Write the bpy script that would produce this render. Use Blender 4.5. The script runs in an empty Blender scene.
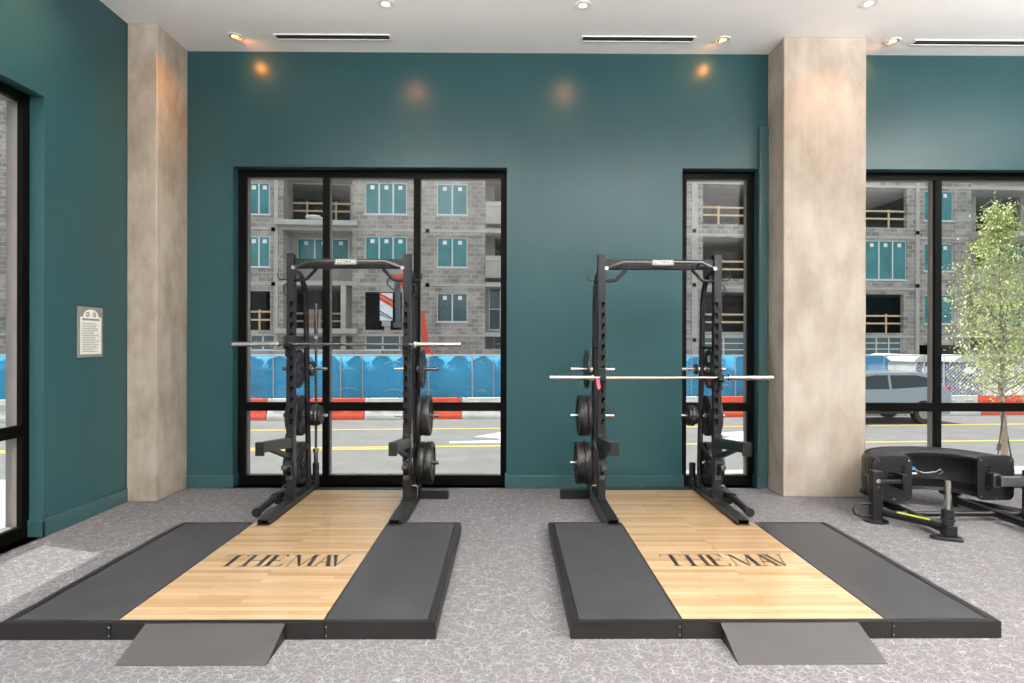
import bpy, bmesh, math, random
from mathutils import Vector, Matrix
random.seed(7)
PI = math.pi
S = bpy.context.scene
C = S.collection
F, W, H = 620.0, 1024, 683
CAMZ = 1.765
YAW, ROLL = math.radians(.46), math.radians(.11)

# ------------------------------------------------------------------ camera
cd = bpy.data.cameras.new('camera'); cam = bpy.data.objects.new('camera', cd); C.objects.link(cam)
CM = Matrix.Rotation(-YAW, 4, 'Z') @ Matrix.Rotation(PI/2, 4, 'X') @ Matrix.Rotation(ROLL, 4, 'Z')
cam.matrix_world = Matrix.Translation((0, 0, CAMZ)) @ CM
cd.sensor_width = 36; cd.lens = F/W*36; cd.clip_end = 300; cd.clip_start = .05
S.camera = cam

def ray(px, py):
    return (CM.to_3x3() @ Vector(((px-W/2)/F, (H/2-py)/F, -1)))
def onY(px, py, Y):
    d = ray(px, py); t = Y/d.y; return Vector((d.x*t, Y, CAMZ+d.z*t))
def onZ(px, py, z):
    d = ray(px, py); t = (z-CAMZ)/d.z; return Vector((d.x*t, d.y*t, z))
TH = math.radians(3.7)
ct, st = math.cos(TH), math.sin(TH)
def out(u, v, z=0):            # street frame -> world
    return Vector((u*ct-v*st, u*st+v*ct, z))
def onV(px, py, v):            # pixel -> (u, z) on a plane parallel to the street
    d = ray(px, py)
    du, dv = d.x*ct+d.y*st, -d.x*st+d.y*ct
    t = v/dv
    return du*t, CAMZ+d.z*t

# ------------------------------------------------------------------ materials
def new_mat(name):
    m = bpy.data.materials.new(name); m.use_nodes = True
    nt = m.node_tree; b = nt.nodes['Principled BSDF']
    return m, nt, b
def N(nt, t, **kw):
    n = nt.nodes.new(t)
    for k, v in kw.items():
        if k in ('operation', 'blend_type', 'data_type', 'feature', 'distance', 'interpolation', 'wave_type', 'bands_direction', 'noise_dimensions'): setattr(n, k, v)
        else: n.inputs[k].default_value = v
    return n
def coords(nt, scale=(1, 1, 1), rot=(0, 0, 0), src='Object'):
    tc = nt.nodes.new('ShaderNodeTexCoord'); mp = nt.nodes.new('ShaderNodeMapping')
    mp.inputs['Scale'].default_value = scale; mp.inputs['Rotation'].default_value = rot
    nt.links.new(tc.outputs[src], mp.inputs[0]); return mp.outputs[0]
def ramp(nt, fac, stops):
    r = nt.nodes.new('ShaderNodeValToRGB'); e = r.color_ramp.elements
    while len(e) < len(stops): e.new(.5)
    for el, (p, c) in zip(e, stops):
        el.position = p; el.color = (*c, 1) if len(c) == 3 else c
    nt.links.new(fac, r.inputs[0]); return r.outputs[0]
def mix(nt, f, a, b, mode='MIX'):
    m = nt.nodes.new('ShaderNodeMix'); m.data_type = 'RGBA'; m.blend_type = mode
    for i, v in ((0, f), (6, a), (7, b)):
        if hasattr(v, 'is_linked') or isinstance(v, bpy.types.NodeSocket): nt.links.new(v, m.inputs[i])
        else: m.inputs[i].default_value = v if i == 0 else ((*v, 1) if len(v) == 3 else v)
    return m.outputs[2]
def plain(name, col, rough=.5, metal=0, var=.12, scale=6, bump=0, bscale=80, spec=.5, coat=0, stretch=(1, 1, 1), emit=0, ecol=None):
    m, nt, b = new_mat(name)
    v = coords(nt, stretch)
    n = N(nt, 'ShaderNodeTexNoise', Scale=scale, Detail=5, Roughness=.6); nt.links.new(v, n.inputs['Vector'])
    a = tuple(max(0, c*(1-var)) for c in col); c2 = tuple(min(1, c*(1+var)) for c in col)
    nt.links.new(ramp(nt, n.outputs[0], [(.3, a), (.7, c2)]), b.inputs['Base Color'])
    b.inputs['Roughness'].default_value = rough; b.inputs['Metallic'].default_value = metal
    b.inputs['Specular IOR Level'].default_value = spec; b.inputs['Coat Weight'].default_value = coat
    if bump:
        n2 = N(nt, 'ShaderNodeTexNoise', Scale=bscale, Detail=4); nt.links.new(v, n2.inputs['Vector'])
        bp = N(nt, 'ShaderNodeBump', Strength=bump, Distance=.01); nt.links.new(n2.outputs[0], bp.inputs['Height'])
        nt.links.new(bp.outputs[0], b.inputs['Normal'])
    if emit:
        b.inputs['Emission Color'].default_value = (*(ecol or col), 1); b.inputs['Emission Strength'].default_value = emit
    return m
M = {}
M['teal'] = plain('teal_paint', (.022, .064, .07), .28, var=.05, scale=1.5, bump=.02, bscale=260, spec=.2)
M['tealtrim'] = plain('teal_trim_paint', (.026, .068, .072), .3, var=.04, spec=.5)
M['ceil'] = plain('ceiling_paint', (.94, .93, .915), .75, var=.015, scale=2)
M['white'] = plain('white_enamel', (.82, .82, .8), .45, var=.03)
M['dim'] = plain('vent_inside', (.03, .03, .032), .8)
M['black'] = plain('black_powder_coat', (.008, .0083, .009), .34, var=.15, scale=30, bump=.04, bscale=500, spec=.35)
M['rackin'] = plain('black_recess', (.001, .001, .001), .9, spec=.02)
M['frame'] = plain('anodised_black_window_frame', (.0015, .0014, .0013), .5, var=.1, spec=.08)
M['frameside'] = plain('bronze_window_frame', (.17, .155, .145), .5, var=.08, scale=3)
M['steel'] = plain('chrome_steel', (.62, .6, .56), .24, 1, var=.06, scale=20)
M['dsteel'] = plain('dark_steel', (.12, .12, .125), .35, .9, var=.15, scale=20)
M['rubber'] = plain('black_rubber_mat', (.031, .031, .034), .46, var=.25, scale=3.2, bump=.15, bscale=400, spec=.4)
M['pframe'] = plain('platform_steel_angle', (.007, .0063, .006), .45, 0, var=.15, scale=5)
M['ramp'] = plain('textured_ramp_steel', (.045, .043, .043), .45, .1, var=.12, scale=4, bump=.3, bscale=260)
M['plate'] = plain('plate_rubber', (.008, .0075, .0075), .45, var=.2, scale=20, bump=.06, bscale=200)
M['hub'] = plain('plate_steel_hub', (.34, .34, .33), .4, .8, var=.1)
M['tyre'] = plain('tyre_rubber', (.010, .010, .0115), .36, var=.3, scale=9, bump=.15, bscale=90)
M['letter'] = plain('black_lettering', (.02, .017, .015), .4, var=.2)
M['silverink'] = plain('silver_lettering', (.62, .6, .58), .4, .2, var=.05)
M['greyink'] = plain('grey_lettering', (.25, .25, .24), .6)
M['yellow'] = plain('yellow_marking', (.72, .5, .06), .6, var=.1, scale=8)
M['lime'] = plain('yellow_green_sticker', (.7, .75, .08), .5, var=.05)
M['wline'] = plain('white_road_paint', (.75, .75, .73), .7, var=.08, scale=5)
M['signw'] = plain('sign_white', (.8, .82, .76), .5, var=.02)
M['signg'] = plain('sign_backing', (.2, .2, .2), .5)
M['pink'] = plain('pink_tag', (.75, .12, .2), .5)
M['red'] = plain('red_mark', (.6, .04, .03), .5)
M['blue'] = plain('blue_sticker', (.05, .25, .6), .4)
M['asphalt'] = plain('asphalt', (.175, .17, .168), .9, var=.14, scale=1.4, bump=.2, bscale=60)
M['walk'] = plain('sidewalk_concrete', (.4, .39, .37), .9, var=.08, scale=2)
M['conc2'] = plain('site_concrete', (.40, .375, .345), .9, var=.16, scale=1.2, bump=.1, bscale=20)
M['slab'] = plain('slab_concrete', (.46, .43, .395), .9, var=.12, scale=1.5)
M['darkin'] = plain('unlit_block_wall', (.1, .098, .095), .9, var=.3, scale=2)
M['lumber'] = plain('raw_lumber', (.66, .47, .27), .75, var=.15, scale=8)
M['alu'] = plain('window_aluminium', (.62, .64, .64), .4, .3, var=.04)
M['tealfilm'] = plain('teal_filmed_glass', (.03, .205, .215), .12, var=.3, scale=.9, spec=.6)
M['darkglass'] = plain('dark_window_glass', (.06, .11, .115), .1, var=.3, scale=.8, spec=.6)
M['sticker'] = plain('white_sticker', (.8, .82, .82), .6)
M['screen'] = plain('blue_wind_screen', (.04, .38, .68), .6, var=.2, scale=.8, spec=.3)
M['galv'] = plain('galvanised_pipe', (.55, .57, .58), .4, .5, var=.06)
M['orange'] = plain('orange_plastic', (.8, .1, .04), .5, var=.1, scale=3)
M['wplastic'] = plain('white_plastic', (.68, .67, .63), .55, var=.12, scale=3)
M['navy'] = plain('navy_plastic', (.035, .05, .15), .5, var=.15, scale=3)
M['cyanp'] = plain('bright_blue_plastic', (.02, .26, .55), .45, var=.1, scale=3)
M['carpaint'] = plain('grey_blue_car_paint', (.33, .36, .4), .3, .4, var=.04, coat=.6)
M['carglass'] = plain('tinted_car_glass', (.03, .035, .04), .08, var=.1)
M['cartrim'] = plain('car_trim', (.03, .03, .03), .6)
M['wheel'] = plain('alloy_wheel', (.4, .4, .4), .35, .7)
M['boom'] = plain('red_orange_machine_paint', (.75, .07, .03), .4, var=.1)
M['bark'] = plain('tree_bark', (.3, .24, .18), .9, var=.25, scale=20, bump=.4, bscale=40)
M['lens'] = plain('warm_lamp_lens', (1, .85, .5), .4, emit=3.2, ecol=(1, .62, .2))
M['baffle'] = plain('brass_baffle', (.5, .34, .12), .4, .5)
M['lensw'] = plain('white_lamp_lens', (1, .97, .92), .4, emit=2.2, ecol=(1, .95, .88))
M['print'] = plain('screen_print', (.25, .55, .72), .6, var=.2)
M['cloth'] = plain('white_plastic_sack', (.7, .7, .7), .7, var=.1)

def m_concrete():
    m, nt, b = new_mat('board_formed_concrete')
    v = coords(nt, (1.6, 1.6, .8)); v2 = coords(nt, (1, 1, 1)); v3 = coords(nt, (22, 22, .9))
    n = N(nt, 'ShaderNodeTexNoise', Scale=2.2, Detail=7, Roughness=.62); nt.links.new(v, n.inputs['Vector'])
    n2 = N(nt, 'ShaderNodeTexNoise', Scale=1.3, Detail=6, Roughness=.6); nt.links.new(v2, n2.inputs['Vector'])
    n3 = N(nt, 'ShaderNodeTexNoise', Scale=1, Detail=3); nt.links.new(v3, n3.inputs['Vector'])
    a = ramp(nt, n.outputs[0], [(.28, (.27, .225, .175)), (.5, (.385, .335, .275)), (.72, (.47, .43, .37))])
    c = ramp(nt, n2.outputs[0], [(.36, (.74, .72, .68)), (.55, (1.0, 1.0, 1.0))])
    x = mix(nt, .8, a, c, 'MULTIPLY')
    s = ramp(nt, n3.outputs[0], [(.3, (.82, .81, .8)), (.6, (1, 1, 1))])
    x = mix(nt, .3, x, s, 'MULTIPLY')
    nt.links.new(x, b.inputs['Base Color']); b.inputs['Roughness'].default_value = .75
    bp = N(nt, 'ShaderNodeBump', Strength=.15, Distance=.01); nt.links.new(n3.outputs[0], bp.inputs['Height']); nt.links.new(bp.outputs[0], b.inputs['Normal'])
    return m
M['column'] = m_concrete()

def m_carpet():
    m, nt, b = new_mat('crackle_pattern_carpet')
    tc = nt.nodes.new('ShaderNodeTexCoord')
    def layer(scale, rot, th, warp, seed):
        mp = nt.nodes.new('ShaderNodeMapping'); mp.inputs['Rotation'].default_value = (0, 0, rot); mp.inputs['Location'].default_value = (seed, seed*2, 0)
        nt.links.new(tc.outputs['Object'], mp.inputs[0])
        w = N(nt, 'ShaderNodeTexNoise', Scale=5, Detail=2); nt.links.new(mp.outputs[0], w.inputs['Vector'])
        ad = nt.nodes.new('ShaderNodeMix'); ad.data_type = 'RGBA'; ad.blend_type = 'LINEAR_LIGHT'; ad.inputs[0].default_value = warp
        nt.links.new(mp.outputs[0], ad.inputs[6]); nt.links.new(w.outputs[1], ad.inputs[7])
        vo = N(nt, 'ShaderNodeTexVoronoi', feature='DISTANCE_TO_EDGE', Scale=scale); nt.links.new(ad.outputs[2], vo.inputs['Vector'])
        l = ramp(nt, vo.outputs['Distance'], [(0, (1, 1, 1)), (th, (.75, .75, .75)), (th*2.0, (0, 0, 0))])
        k = N(nt, 'ShaderNodeTexNoise', Scale=scale*.9, Detail=1); nt.links.new(mp.outputs[0], k.inputs['Vector'])
        kk = ramp(nt, k.outputs[0], [(.42, (0, 0, 0)), (.55, (.85, .85, .85))])
        return mix(nt, 1, l, kk, 'MULTIPLY')
    l1 = layer(11.5, .3, .013, .05, 3); l2 = layer(15, 1.1, .015, .05, 11); l3 = layer(21, 2.0, .018, .05, 23)
    ls = mix(nt, 1, mix(nt, 1, l1, l2, 'LIGHTEN'), l3, 'LIGHTEN')
    n = N(nt, 'ShaderNodeTexNoise', Scale=55, Detail=5, Roughness=.75); nt.links.new(tc.outputs['Object'], n.inputs['Vector'])
    base = ramp(nt, n.outputs[0], [(.36, (.088, .085, .089)), (.64, (.175, .169, .175))])
    col = mix(nt, ls, base, (.32, .31, .315))
    n0 = N(nt, 'ShaderNodeTexNoise', Scale=260, Detail=2); nt.links.new(tc.outputs['Object'], n0.inputs['Vector'])
    fz = ramp(nt, n0.outputs[0], [(.35, (.78, .78, .78)), (.65, (1, 1, 1))])
    col = mix(nt, 1, col, fz, 'MULTIPLY')
    nt.links.new(col, b.inputs['Base Color']); b.inputs['Roughness'].default_value = .9; b.inputs['Specular IOR Level'].default_value = .2
    bp = N(nt, 'ShaderNodeBump', Strength=.35, Distance=.01); nt.links.new(n0.outputs[0], bp.inputs['Height']); nt.links.new(bp.outputs[0], b.inputs['Normal'])
    return m
M['carpet'] = m_carpet()

def m_wood():
    m, nt, b = new_mat('maple_strip_flooring')
    v = coords(nt)
    br = nt.nodes.new('ShaderNodeTexBrick'); br.offset = .37; br.offset_frequency = 3; br.squash = 1
    for k, x in (('Scale', 1), ('Mortar Size', .0007), ('Brick Width', .78), ('Row Height', .057), ('Mortar Smooth', .3), ('Bias', -.1)): br.inputs[k].default_value = x
    br.inputs['Color1'].default_value = (.70, .50, .295, 1); br.inputs['Color2'].default_value = (.52, .325, .16, 1); br.inputs['Mortar'].default_value = (.2, .11, .05, 1)
    nt.links.new(v, br.inputs['Vector'])
    v2 = coords(nt, (1.1, 26, 1))
    n = N(nt, 'ShaderNodeTexNoise', Scale=2.4, Detail=6, Roughness=.65, Distortion=.6); nt.links.new(v2, n.inputs['Vector'])
    g = ramp(nt, n.outputs[0], [(.3, (.84, .76, .66)), (.6, (1, 1, 1))])
    c = mix(nt, .8, br.outputs['Color'], g, 'MULTIPLY')
    nt.links.new(c, b.inputs['Base Color']); b.inputs['Roughness'].default_value = .22
    b.inputs['Coat Weight'].default_value = .8; b.inputs['Coat Roughness'].default_value = .07
    return m
M['wood'] = m_wood()

def m_block(name, c1, c2, mo, bw=.46, rh=.25):
    m, nt, b = new_mat(name)
    tc = nt.nodes.new('ShaderNodeTexCoord'); sp = nt.nodes.new('ShaderNodeSeparateXYZ'); cb = nt.nodes.new('ShaderNodeCombineXYZ')
    nt.links.new(tc.outputs['Object'], sp.inputs[0])
    ad = N(nt, 'ShaderNodeMath', operation='ADD'); nt.links.new(sp.outputs[0], ad.inputs[0]); nt.links.new(sp.outputs[1], ad.inputs[1])
    nt.links.new(ad.outputs[0], cb.inputs[0]); nt.links.new(sp.outputs[2], cb.inputs[1])
    br = nt.nodes.new('ShaderNodeTexBrick')
    for k, x in (('Scale', 1), ('Mortar Size', .02), ('Brick Width', bw), ('Row Height', rh), ('Mortar Smooth', .4), ('Bias', .1)): br.inputs[k].default_value = x
    br.inputs['Color1'].default_value = (*c1, 1); br.inputs['Color2'].default_value = (*c2, 1); br.inputs['Mortar'].default_value = (*mo, 1)
    nt.links.new(cb.outputs[0], br.inputs['Vector'])
    n = N(nt, 'ShaderNodeTexNoise', Scale=.7, Detail=6, Roughness=.65); nt.links.new(tc.outputs['Object'], n.inputs['Vector'])
    g = ramp(nt, n.outputs[0], [(.32, (.58, .57, .56)), (.62, (1.05, 1.03, 1.0))])
    nt.links.new(mix(nt, .9, br.outputs['Color'], g, 'MULTIPLY'), b.inputs['Base Color'])
    b.inputs['Roughness'].default_value = .9
    return m
M['block'] = m_block('grey_concrete_block', (.46, .425, .39), (.27, .25, .23), (.52, .485, .44))

def m_glass():
    m = bpy.data.materials.new('window_glass'); m.use_nodes = True; nt = m.node_tree
    nt.nodes.remove(nt.nodes['Principled BSDF'])
    o = nt.nodes['Material Output']; t = N(nt, 'ShaderNodeBsdfTransparent', Color=(.96, .98, .97, 1)); g = N(nt, 'ShaderNodeBsdfGlossy', Color=(1, 1, 1, 1), Roughness=.01)
    fr = N(nt, 'ShaderNodeFresnel', IOR=1.36); mx = nt.nodes.new('ShaderNodeMixShader')
    ge = nt.nodes.new('ShaderNodeNewGeometry'); ml = N(nt, 'ShaderNodeMath', operation='MULTIPLY'); sb = N(nt, 'ShaderNodeMath', operation='SUBTRACT'); sb.inputs[0].default_value = 1
    nt.links.new(ge.outputs['Backfacing'], sb.inputs[1]); nt.links.new(fr.outputs[0], ml.inputs[0]); nt.links.new(sb.outputs[0], ml.inputs[1])
    nt.links.new(ml.outputs[0], mx.inputs[0]); nt.links.new(t.outputs[0], mx.inputs[1]); nt.links.new(g.outputs[0], mx.inputs[2]); nt.links.new(mx.outputs[0], o.inputs[0])
    return m
M['glass'] = m_glass()
def m_leaf():
    m, nt, b = new_mat('light_green_leaves')
    oi = nt.nodes.new('ShaderNodeTexCoord')
    n = N(nt, 'ShaderNodeTexNoise', Scale=9, Detail=3); nt.links.new(oi.outputs['Object'], n.inputs['Vector'])
    nt.links.new(ramp(nt, n.outputs[0], [(.35, (.3, .38, .1)), (.5, (.5, .56, .22)), (.68, (.75, .76, .42))]), b.inputs['Base Color'])
    b.inputs['Roughness'].default_value = .6
    b.inputs['Transmission Weight'].default_value = 0
    return m
M['leaf'] = m_leaf()

# ------------------------------------------------------------------ mesh builder
class MB:
    def __init__(s): s.v = []; s.f = []; s.m = []; s.sm = []
    def add(s, vs, fs, mi=0, smooth=False):
        o = len(s.v); s.v += [tuple(v) for v in vs]; s.f += [tuple(o+i for i in f) for f in fs]; s.m += [mi]*len(fs); s.sm += [smooth]*len(fs); return s
    def box(s, a, b, mi=0):
        x0, y0, z0 = [min(p, q) for p, q in zip(a, b)]; x1, y1, z1 = [max(p, q) for p, q in zip(a, b)]
        return s.add([(x0, y0, z0), (x1, y0, z0), (x1, y1, z0), (x0, y1, z0), (x0, y0, z1), (x1, y0, z1), (x1, y1, z1), (x0, y1, z1)],
                     [(0, 3, 2, 1), (4, 5, 6, 7), (0, 1, 5, 4), (1, 2, 6, 5), (2, 3, 7, 6), (3, 0, 4, 7)], mi)
    def cbox(s, c, d, mi=0): return s.box([c[i]-d[i]/2 for i in range(3)], [c[i]+d[i]/2 for i in range(3)], mi)
    def tube(s, pts, r, n=10, mi=0, cap=True, sx=1, square=False):
        pts = [Vector(p) for p in pts]; rs = r if isinstance(r, (list, tuple)) else [r]*len(pts)
        t0 = (pts[1]-pts[0]).normalized(); up = Vector((0, 0, 1)) if abs(t0.z) < .9 else Vector((1, 0, 0))
        a = t0.cross(up).normalized(); vs = []
        if square: n = 4
        for i, p in enumerate(pts):
            t = ((pts[min(i+1, len(pts)-1)]-pts[max(i-1, 0)])).normalized()
            a = (a - t*a.dot(t)).normalized(); b = t.cross(a)
            for k in range(n):
                an = 2*PI*(k+(.5 if square else 0))/n; q = math.sqrt(2) if square else 1
                vs.append(p+(a*math.cos(an)*sx+b*math.sin(an))*rs[i]*q)
        fs = [(i*n+k, i*n+(k+1) % n, (i+1)*n+(k+1) % n, (i+1)*n+k) for i in range(len(pts)-1) for k in range(n)]
        s.add(vs, fs, mi, not square)
        if cap:
            o = len(vs); s.add(vs[:n], [tuple(range(n-1, -1, -1))], mi); s.add(vs[o-n:], [tuple(range(n))], mi)
        return s
    def cyl(s, a, b, r, n=20, mi=0): return s.tube([a, b], r, n, mi)
    def lathe(s, prof, c, axis='x', n=40, mi=0, a0=0, a1=2*PI, close=True):
        """prof: list of (r, t) along axis"""
        full = abs(a1-a0-2*PI) < 1e-6; m = n if full else n+1; vs = []
        for i in range(m):
            an = a0+(a1-a0)*i/n; ca, sa = math.cos(an), math.sin(an)
            for r, t in prof:
                if axis == 'x': vs.append((c[0]+t, c[1]+r*ca, c[2]+r*sa))
                elif axis == 'y': vs.append((c[0]+r*ca, c[1]+t, c[2]+r*sa))
                else: vs.append((c[0]+r*ca, c[1]+r*sa, c[2]+t))
        k = len(prof); fs = []
        for i in range(n):
            j = (i+1) % m
            for p in range(k if close else k-1):
                q = (p+1) % k; fs.append((i*k+p, i*k+q, j*k+q, j*k+p))
        return s.add(vs, fs, mi, True)
    def prism(s, poly, axis, t0, t1, mi=0):
        """poly in the plane normal to axis; axis 'x': (y,z), 'y': (x,z), 'z': (x,y)"""
        def P(p, t): return {'x': (t, p[0], p[1]), 'y': (p[0], t, p[1]), 'z': (p[0], p[1], t)}[axis]
        n = len(poly); vs = [P(p, t0) for p in poly]+[P(p, t1) for p in poly]
        fs = [tuple(range(n)), tuple(range(2*n-1, n-1, -1))]+[(i, i+n, (i+1) % n+n, (i+1) % n) for i in range(n)]
        return s.add(vs, fs, mi)
    def build(s, name, mats, parent=None, off=None, bevel=0):
        me = bpy.data.meshes.new(name)
        o3 = Vector(off) if off is not None else Vector((0, 0, 0))
        me.from_pydata([tuple(Vector(v)-o3) for v in s.v], [], s.f)
        if not isinstance(mats, (list, tuple)): mats = [mats]
        for m in mats: me.materials.append(m)
        for p, mi, sm in zip(me.polygons, s.m, s.sm): p.material_index = mi; p.use_smooth = sm
        bm = bmesh.new(); bm.from_mesh(me)
        bmesh.ops.recalc_face_normals(bm, faces=bm.faces); bm.to_mesh(me); bm.free()
        me.set_sharp_from_angle(angle=math.radians(40)) if hasattr(me, 'set_sharp_from_angle') else None
        o = bpy.data.objects.new(name, me); C.objects.link(o)
        if parent: o.parent = parent
        if bevel:
            b = o.modifiers.new('bevel', 'BEVEL'); b.width = bevel; b.segments = 2; b.limit_method = 'ANGLE'; b.angle_limit = math.radians(50)
        return o
def build_split(mb, name, mats, parent=None, off=None):
    """one object per connected piece"""
    par = list(range(len(mb.v)))
    def fd(i):
        while par[i] != i: par[i] = par[par[i]]; i = par[i]
        return i
    for f in mb.f:
        for k in f[1:]: par[fd(k)] = fd(f[0])
    # pieces drawn by one call share an extent: join caps that touch the same coordinates
    seen = {}
    for i, v in enumerate(mb.v):
        k = tuple(round(c, 5) for c in v)
        if k in seen: par[fd(i)] = fd(seen[k])
        else: seen[k] = i
    groups = {}
    for fi, f in enumerate(mb.f): groups.setdefault(fd(f[0]), []).append(fi)
    res = []
    for fl in groups.values():
        q = MB(); idx = {}
        for fi in fl:
            g = []
            for i in mb.f[fi]:
                if i not in idx: idx[i] = len(q.v); q.v.append(mb.v[i])
                g.append(idx[i])
            q.f.append(tuple(g)); q.m.append(mb.m[fi]); q.sm.append(mb.sm[fi])
        res.append(q.build(name, mats, parent, off))
    return res
def tag(o, label=None, cat=None, group=None, kind=None):
    if label: o['label'] = label
    if cat: o['category'] = cat
    if group: o['group'] = group
    if kind: o['kind'] = kind
    return o
def thing(name, label, cat, loc=(0, 0, 0), rz=0, group=None, kind=None):
    o = bpy.data.objects.new(name, None); C.objects.link(o); o.location = loc; o.rotation_euler = (0, 0, rz); o.empty_display_size = .1
    return tag(o, label, cat, group, kind)
def struct(o): o['kind'] = 'structure'; return o

def wall_holes(mb, u0, u1, z0, z1, holes, P, mi=0, mj=None):
    """P(u,z,side) -> point ; side 0 front 1 back"""
    us = sorted({u0, u1, *[min(max(h[0], u0), u1) for h in holes], *[min(max(h[2], u0), u1) for h in holes]})
    zs = sorted({z0, z1, *[min(max(h[1], z0), z1) for h in holes], *[min(max(h[3], z0), z1) for h in holes]})
    mj = mi if mj is None else mj
    def solid(i, k):
        if i < 0 or k < 0 or i >= len(us)-1 or k >= len(zs)-1: return False
        cu, cz = (us[i]+us[i+1])/2, (zs[k]+zs[k+1])/2
        return not any(h[0] < cu < h[2] and h[1] < cz < h[3] for h in holes)
    for i in range(len(us)-1):
        for k in range(len(zs)-1):
            if not solid(i, k): continue
            a, b, c, d = us[i], us[i+1], zs[k], zs[k+1]
            for sd in (0, 1): mb.add([P(a, c, sd), P(b, c, sd), P(b, d, sd), P(a, d, sd)], [(0, 1, 2, 3)], mi)
            for (di, dk, p, q) in ((-1, 0, (a, c), (a, d)), (1, 0, (b, c), (b, d)), (0, -1, (a, c), (b, c)), (0, 1, (a, d), (b, d))):
                if not solid(i+di, k+dk): mb.add([P(*p, 0), P(*q, 0), P(*q, 1), P(*p, 1)], [(0, 1, 2, 3)], mj)

# ------------------------------------------------------------------ room shell
XL, XR, YB, YR, ZC = -4.165, 9.5, 7.47, -8.0, 5.24
GY = 7.62                      # inner plane of the back window frames
b = MB(); b.box((XL-.4, YR-.2, -.12), (XR+.4, YB+.28, 0)); struct(b.build('floor', M['carpet']))
b = MB(); b.box((XL-.4, YR-.3, ZC), (XR+.4, YB+.45, ZC+.25)); struct(b.build('ceiling', M['ceil']))
w1 = (onY(235.5, 170, YB).x-.03, 0, onY(507, 170, YB).x, 3.86)
w2 = (onY(682.5, 170, YB).x, 0, onY(759, 170, YB).x, 3.86)
w3 = (3.9, 0, 9.2, 3.86)
b = MB(); wall_holes(b, XL-.35, XR+.35, -.1, ZC+.02, [(h[0], -.2 if 0 else 0.0, h[2], h[3]) for h in (w1, w2, w3)], lambda u, z, s: (u, YB+.32*s, z))
struct(b.build('wall_back', M['teal']))
lw = (-1.2, 0, 5.61, 3.96)     # left wall opening along y
b = MB(); wall_holes(b, YR, YB-.001, -.1, ZC+.02, [lw], lambda u, z, s: (XL-.34*s, u, z)); struct(b.build('wall_left', M['teal']))
b = MB(); wall_holes(b, YR, YB-.001, -.1, ZC+.02, [(1.0, 0, 5.8, 3.9), (-6, 0, -1, 3.9)], lambda u, z, s: (XR+.3*s, u, z)); struct(b.build('wall_right', M['teal']))
b = MB(); wall_holes(b, XL, XR, -.1, ZC+.02, [(-3, .9, 1.5, 4.2), (3, .9, 8, 4.2)], lambda u, z, s: (u, YR-.3*s, z)); struct(b.build('wall_rear', M['white']))
# baseboards
def base(name, segs):
    b = MB()
    for a, c in segs: b.box(a, c)
    struct(b.build(name, M['tealtrim'], bevel=.004))
t = .018
cx0 = 3.14
base('baseboard_back', [((-3.85, YB-t, 0), (w1[0], YB, .15)), ((w1[2], YB-t, 0), (w2[0], YB, .15)), ((w2[2], YB-t, 0), (cx0, YB, .15)),
                        ((w1[0]-.001, YB-t, 0), (w1[0]+t, GY, .15)), ((w2[2]-t, YB-t, 0), (w2[2]+.001, GY, .15)), ((w1[2]-t, YB-t, 0), (w1[2]+.001, GY, .15)), ((w2[0]-.001, YB-t, 0), (w2[0]+t, GY, .15))])
base('baseboard_left', [((XL, 5.61-t, 0), (XL+t, 6.82, .15)), ((XL-.14, 5.61-t, 0), (XL+t, 5.61, .15)), ((XL, YR, 0), (XL+t, lw[0], .15))])
base('baseboard_right', [((XR-t, 5.8, 0), (XR, YB-t, .15)), ((XR-t, -1, 0), (XR, 1, .15))])
# shadow-gap strip of wall beside the right column
b = MB(); b.box((3.03, YB-.05, .15), (3.14, YB, 4.35)); struct(b.build('trim_1', M['tealtrim'], bevel=.003))

def column(name, x0, x1, y0, y1, label):
    b = MB(); b.box((x0, y0, 0), (x1, y1, ZC))
    o = b.build(name, M['column'], off=None, bevel=.012)
    struct(o); o['label'] = label
column('concrete_column', 3.145, 4.09, 7.03, YB, 'wide bare concrete column between the narrow and the right window')
column('concrete_column', XL, -3.835, 6.82, YB, 'bare concrete column in the left corner of the room')

# windows ------------------------------------------------------------
def window_y(name, x0, x1, ztop, mulls, tz, gy, flip=1, label=None):
    """curtain wall in a plane of constant y; room side faces -y"""
    e = thing(name, None, None, ((x0+x1)/2, gy, 0)); struct(e)
    if label: e['label'] = label
    L = Vector(e.location)
    d = .15
    fr = MB()
    fw = .095
    def bar(xa, xb, za, zb, mb=fr):
        mb.box((xa, gy, za), (xb, gy+.05*flip, zb), 0); mb.box((xa+.004, gy+.05*flip, za+.004), (xb-.004, gy+d*flip, zb-.004), 1)
    bar(x0, x0+fw, 0, ztop); bar(x1-.075, x1, 0, ztop); bar(x0+fw, x1-.075, 0, .115); bar(x0+fw, x1-.075, ztop-.085, ztop)
    fr.build('window_frame', [M['frame'], M['frameside']], e, off=L)
    xs = [x0+fw]+[m for m in mulls]+[x1-.075]
    for m in mulls:
        q = MB(); bar(m-.04, m+.04, .115, ztop-.085, q); q.build('mullion', [M['frame'], M['frameside']], e, off=L)
    for i in range(len(xs)-1):
        a = xs[i]+(.04 if i else 0); c = xs[i+1]-(.04 if i < len(xs)-2 else 0)
        q = MB(); q.box((a, gy, tz-.055), (c, gy+.05*flip, tz+.05)); q.box((a, gy+.05*flip, tz-.045), (c, gy+d*flip, tz+.04), 1); q.build('transom', [M['frame'], M['frameside']], e, off=L)
        for za, zb in ((.115, tz-.045), (tz+.04, ztop-.085)):
            q = MB(); q.box((a, gy+.09*flip, za), (c, gy+.1*flip, zb)); q.build('glass_pane', M['glass'], e, off=L)
m1 = [onY(327, 300, GY).x-.015, onY(417.5, 300, GY).x-.01]
TZ = onY(400, 406.5, GY).z
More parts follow.
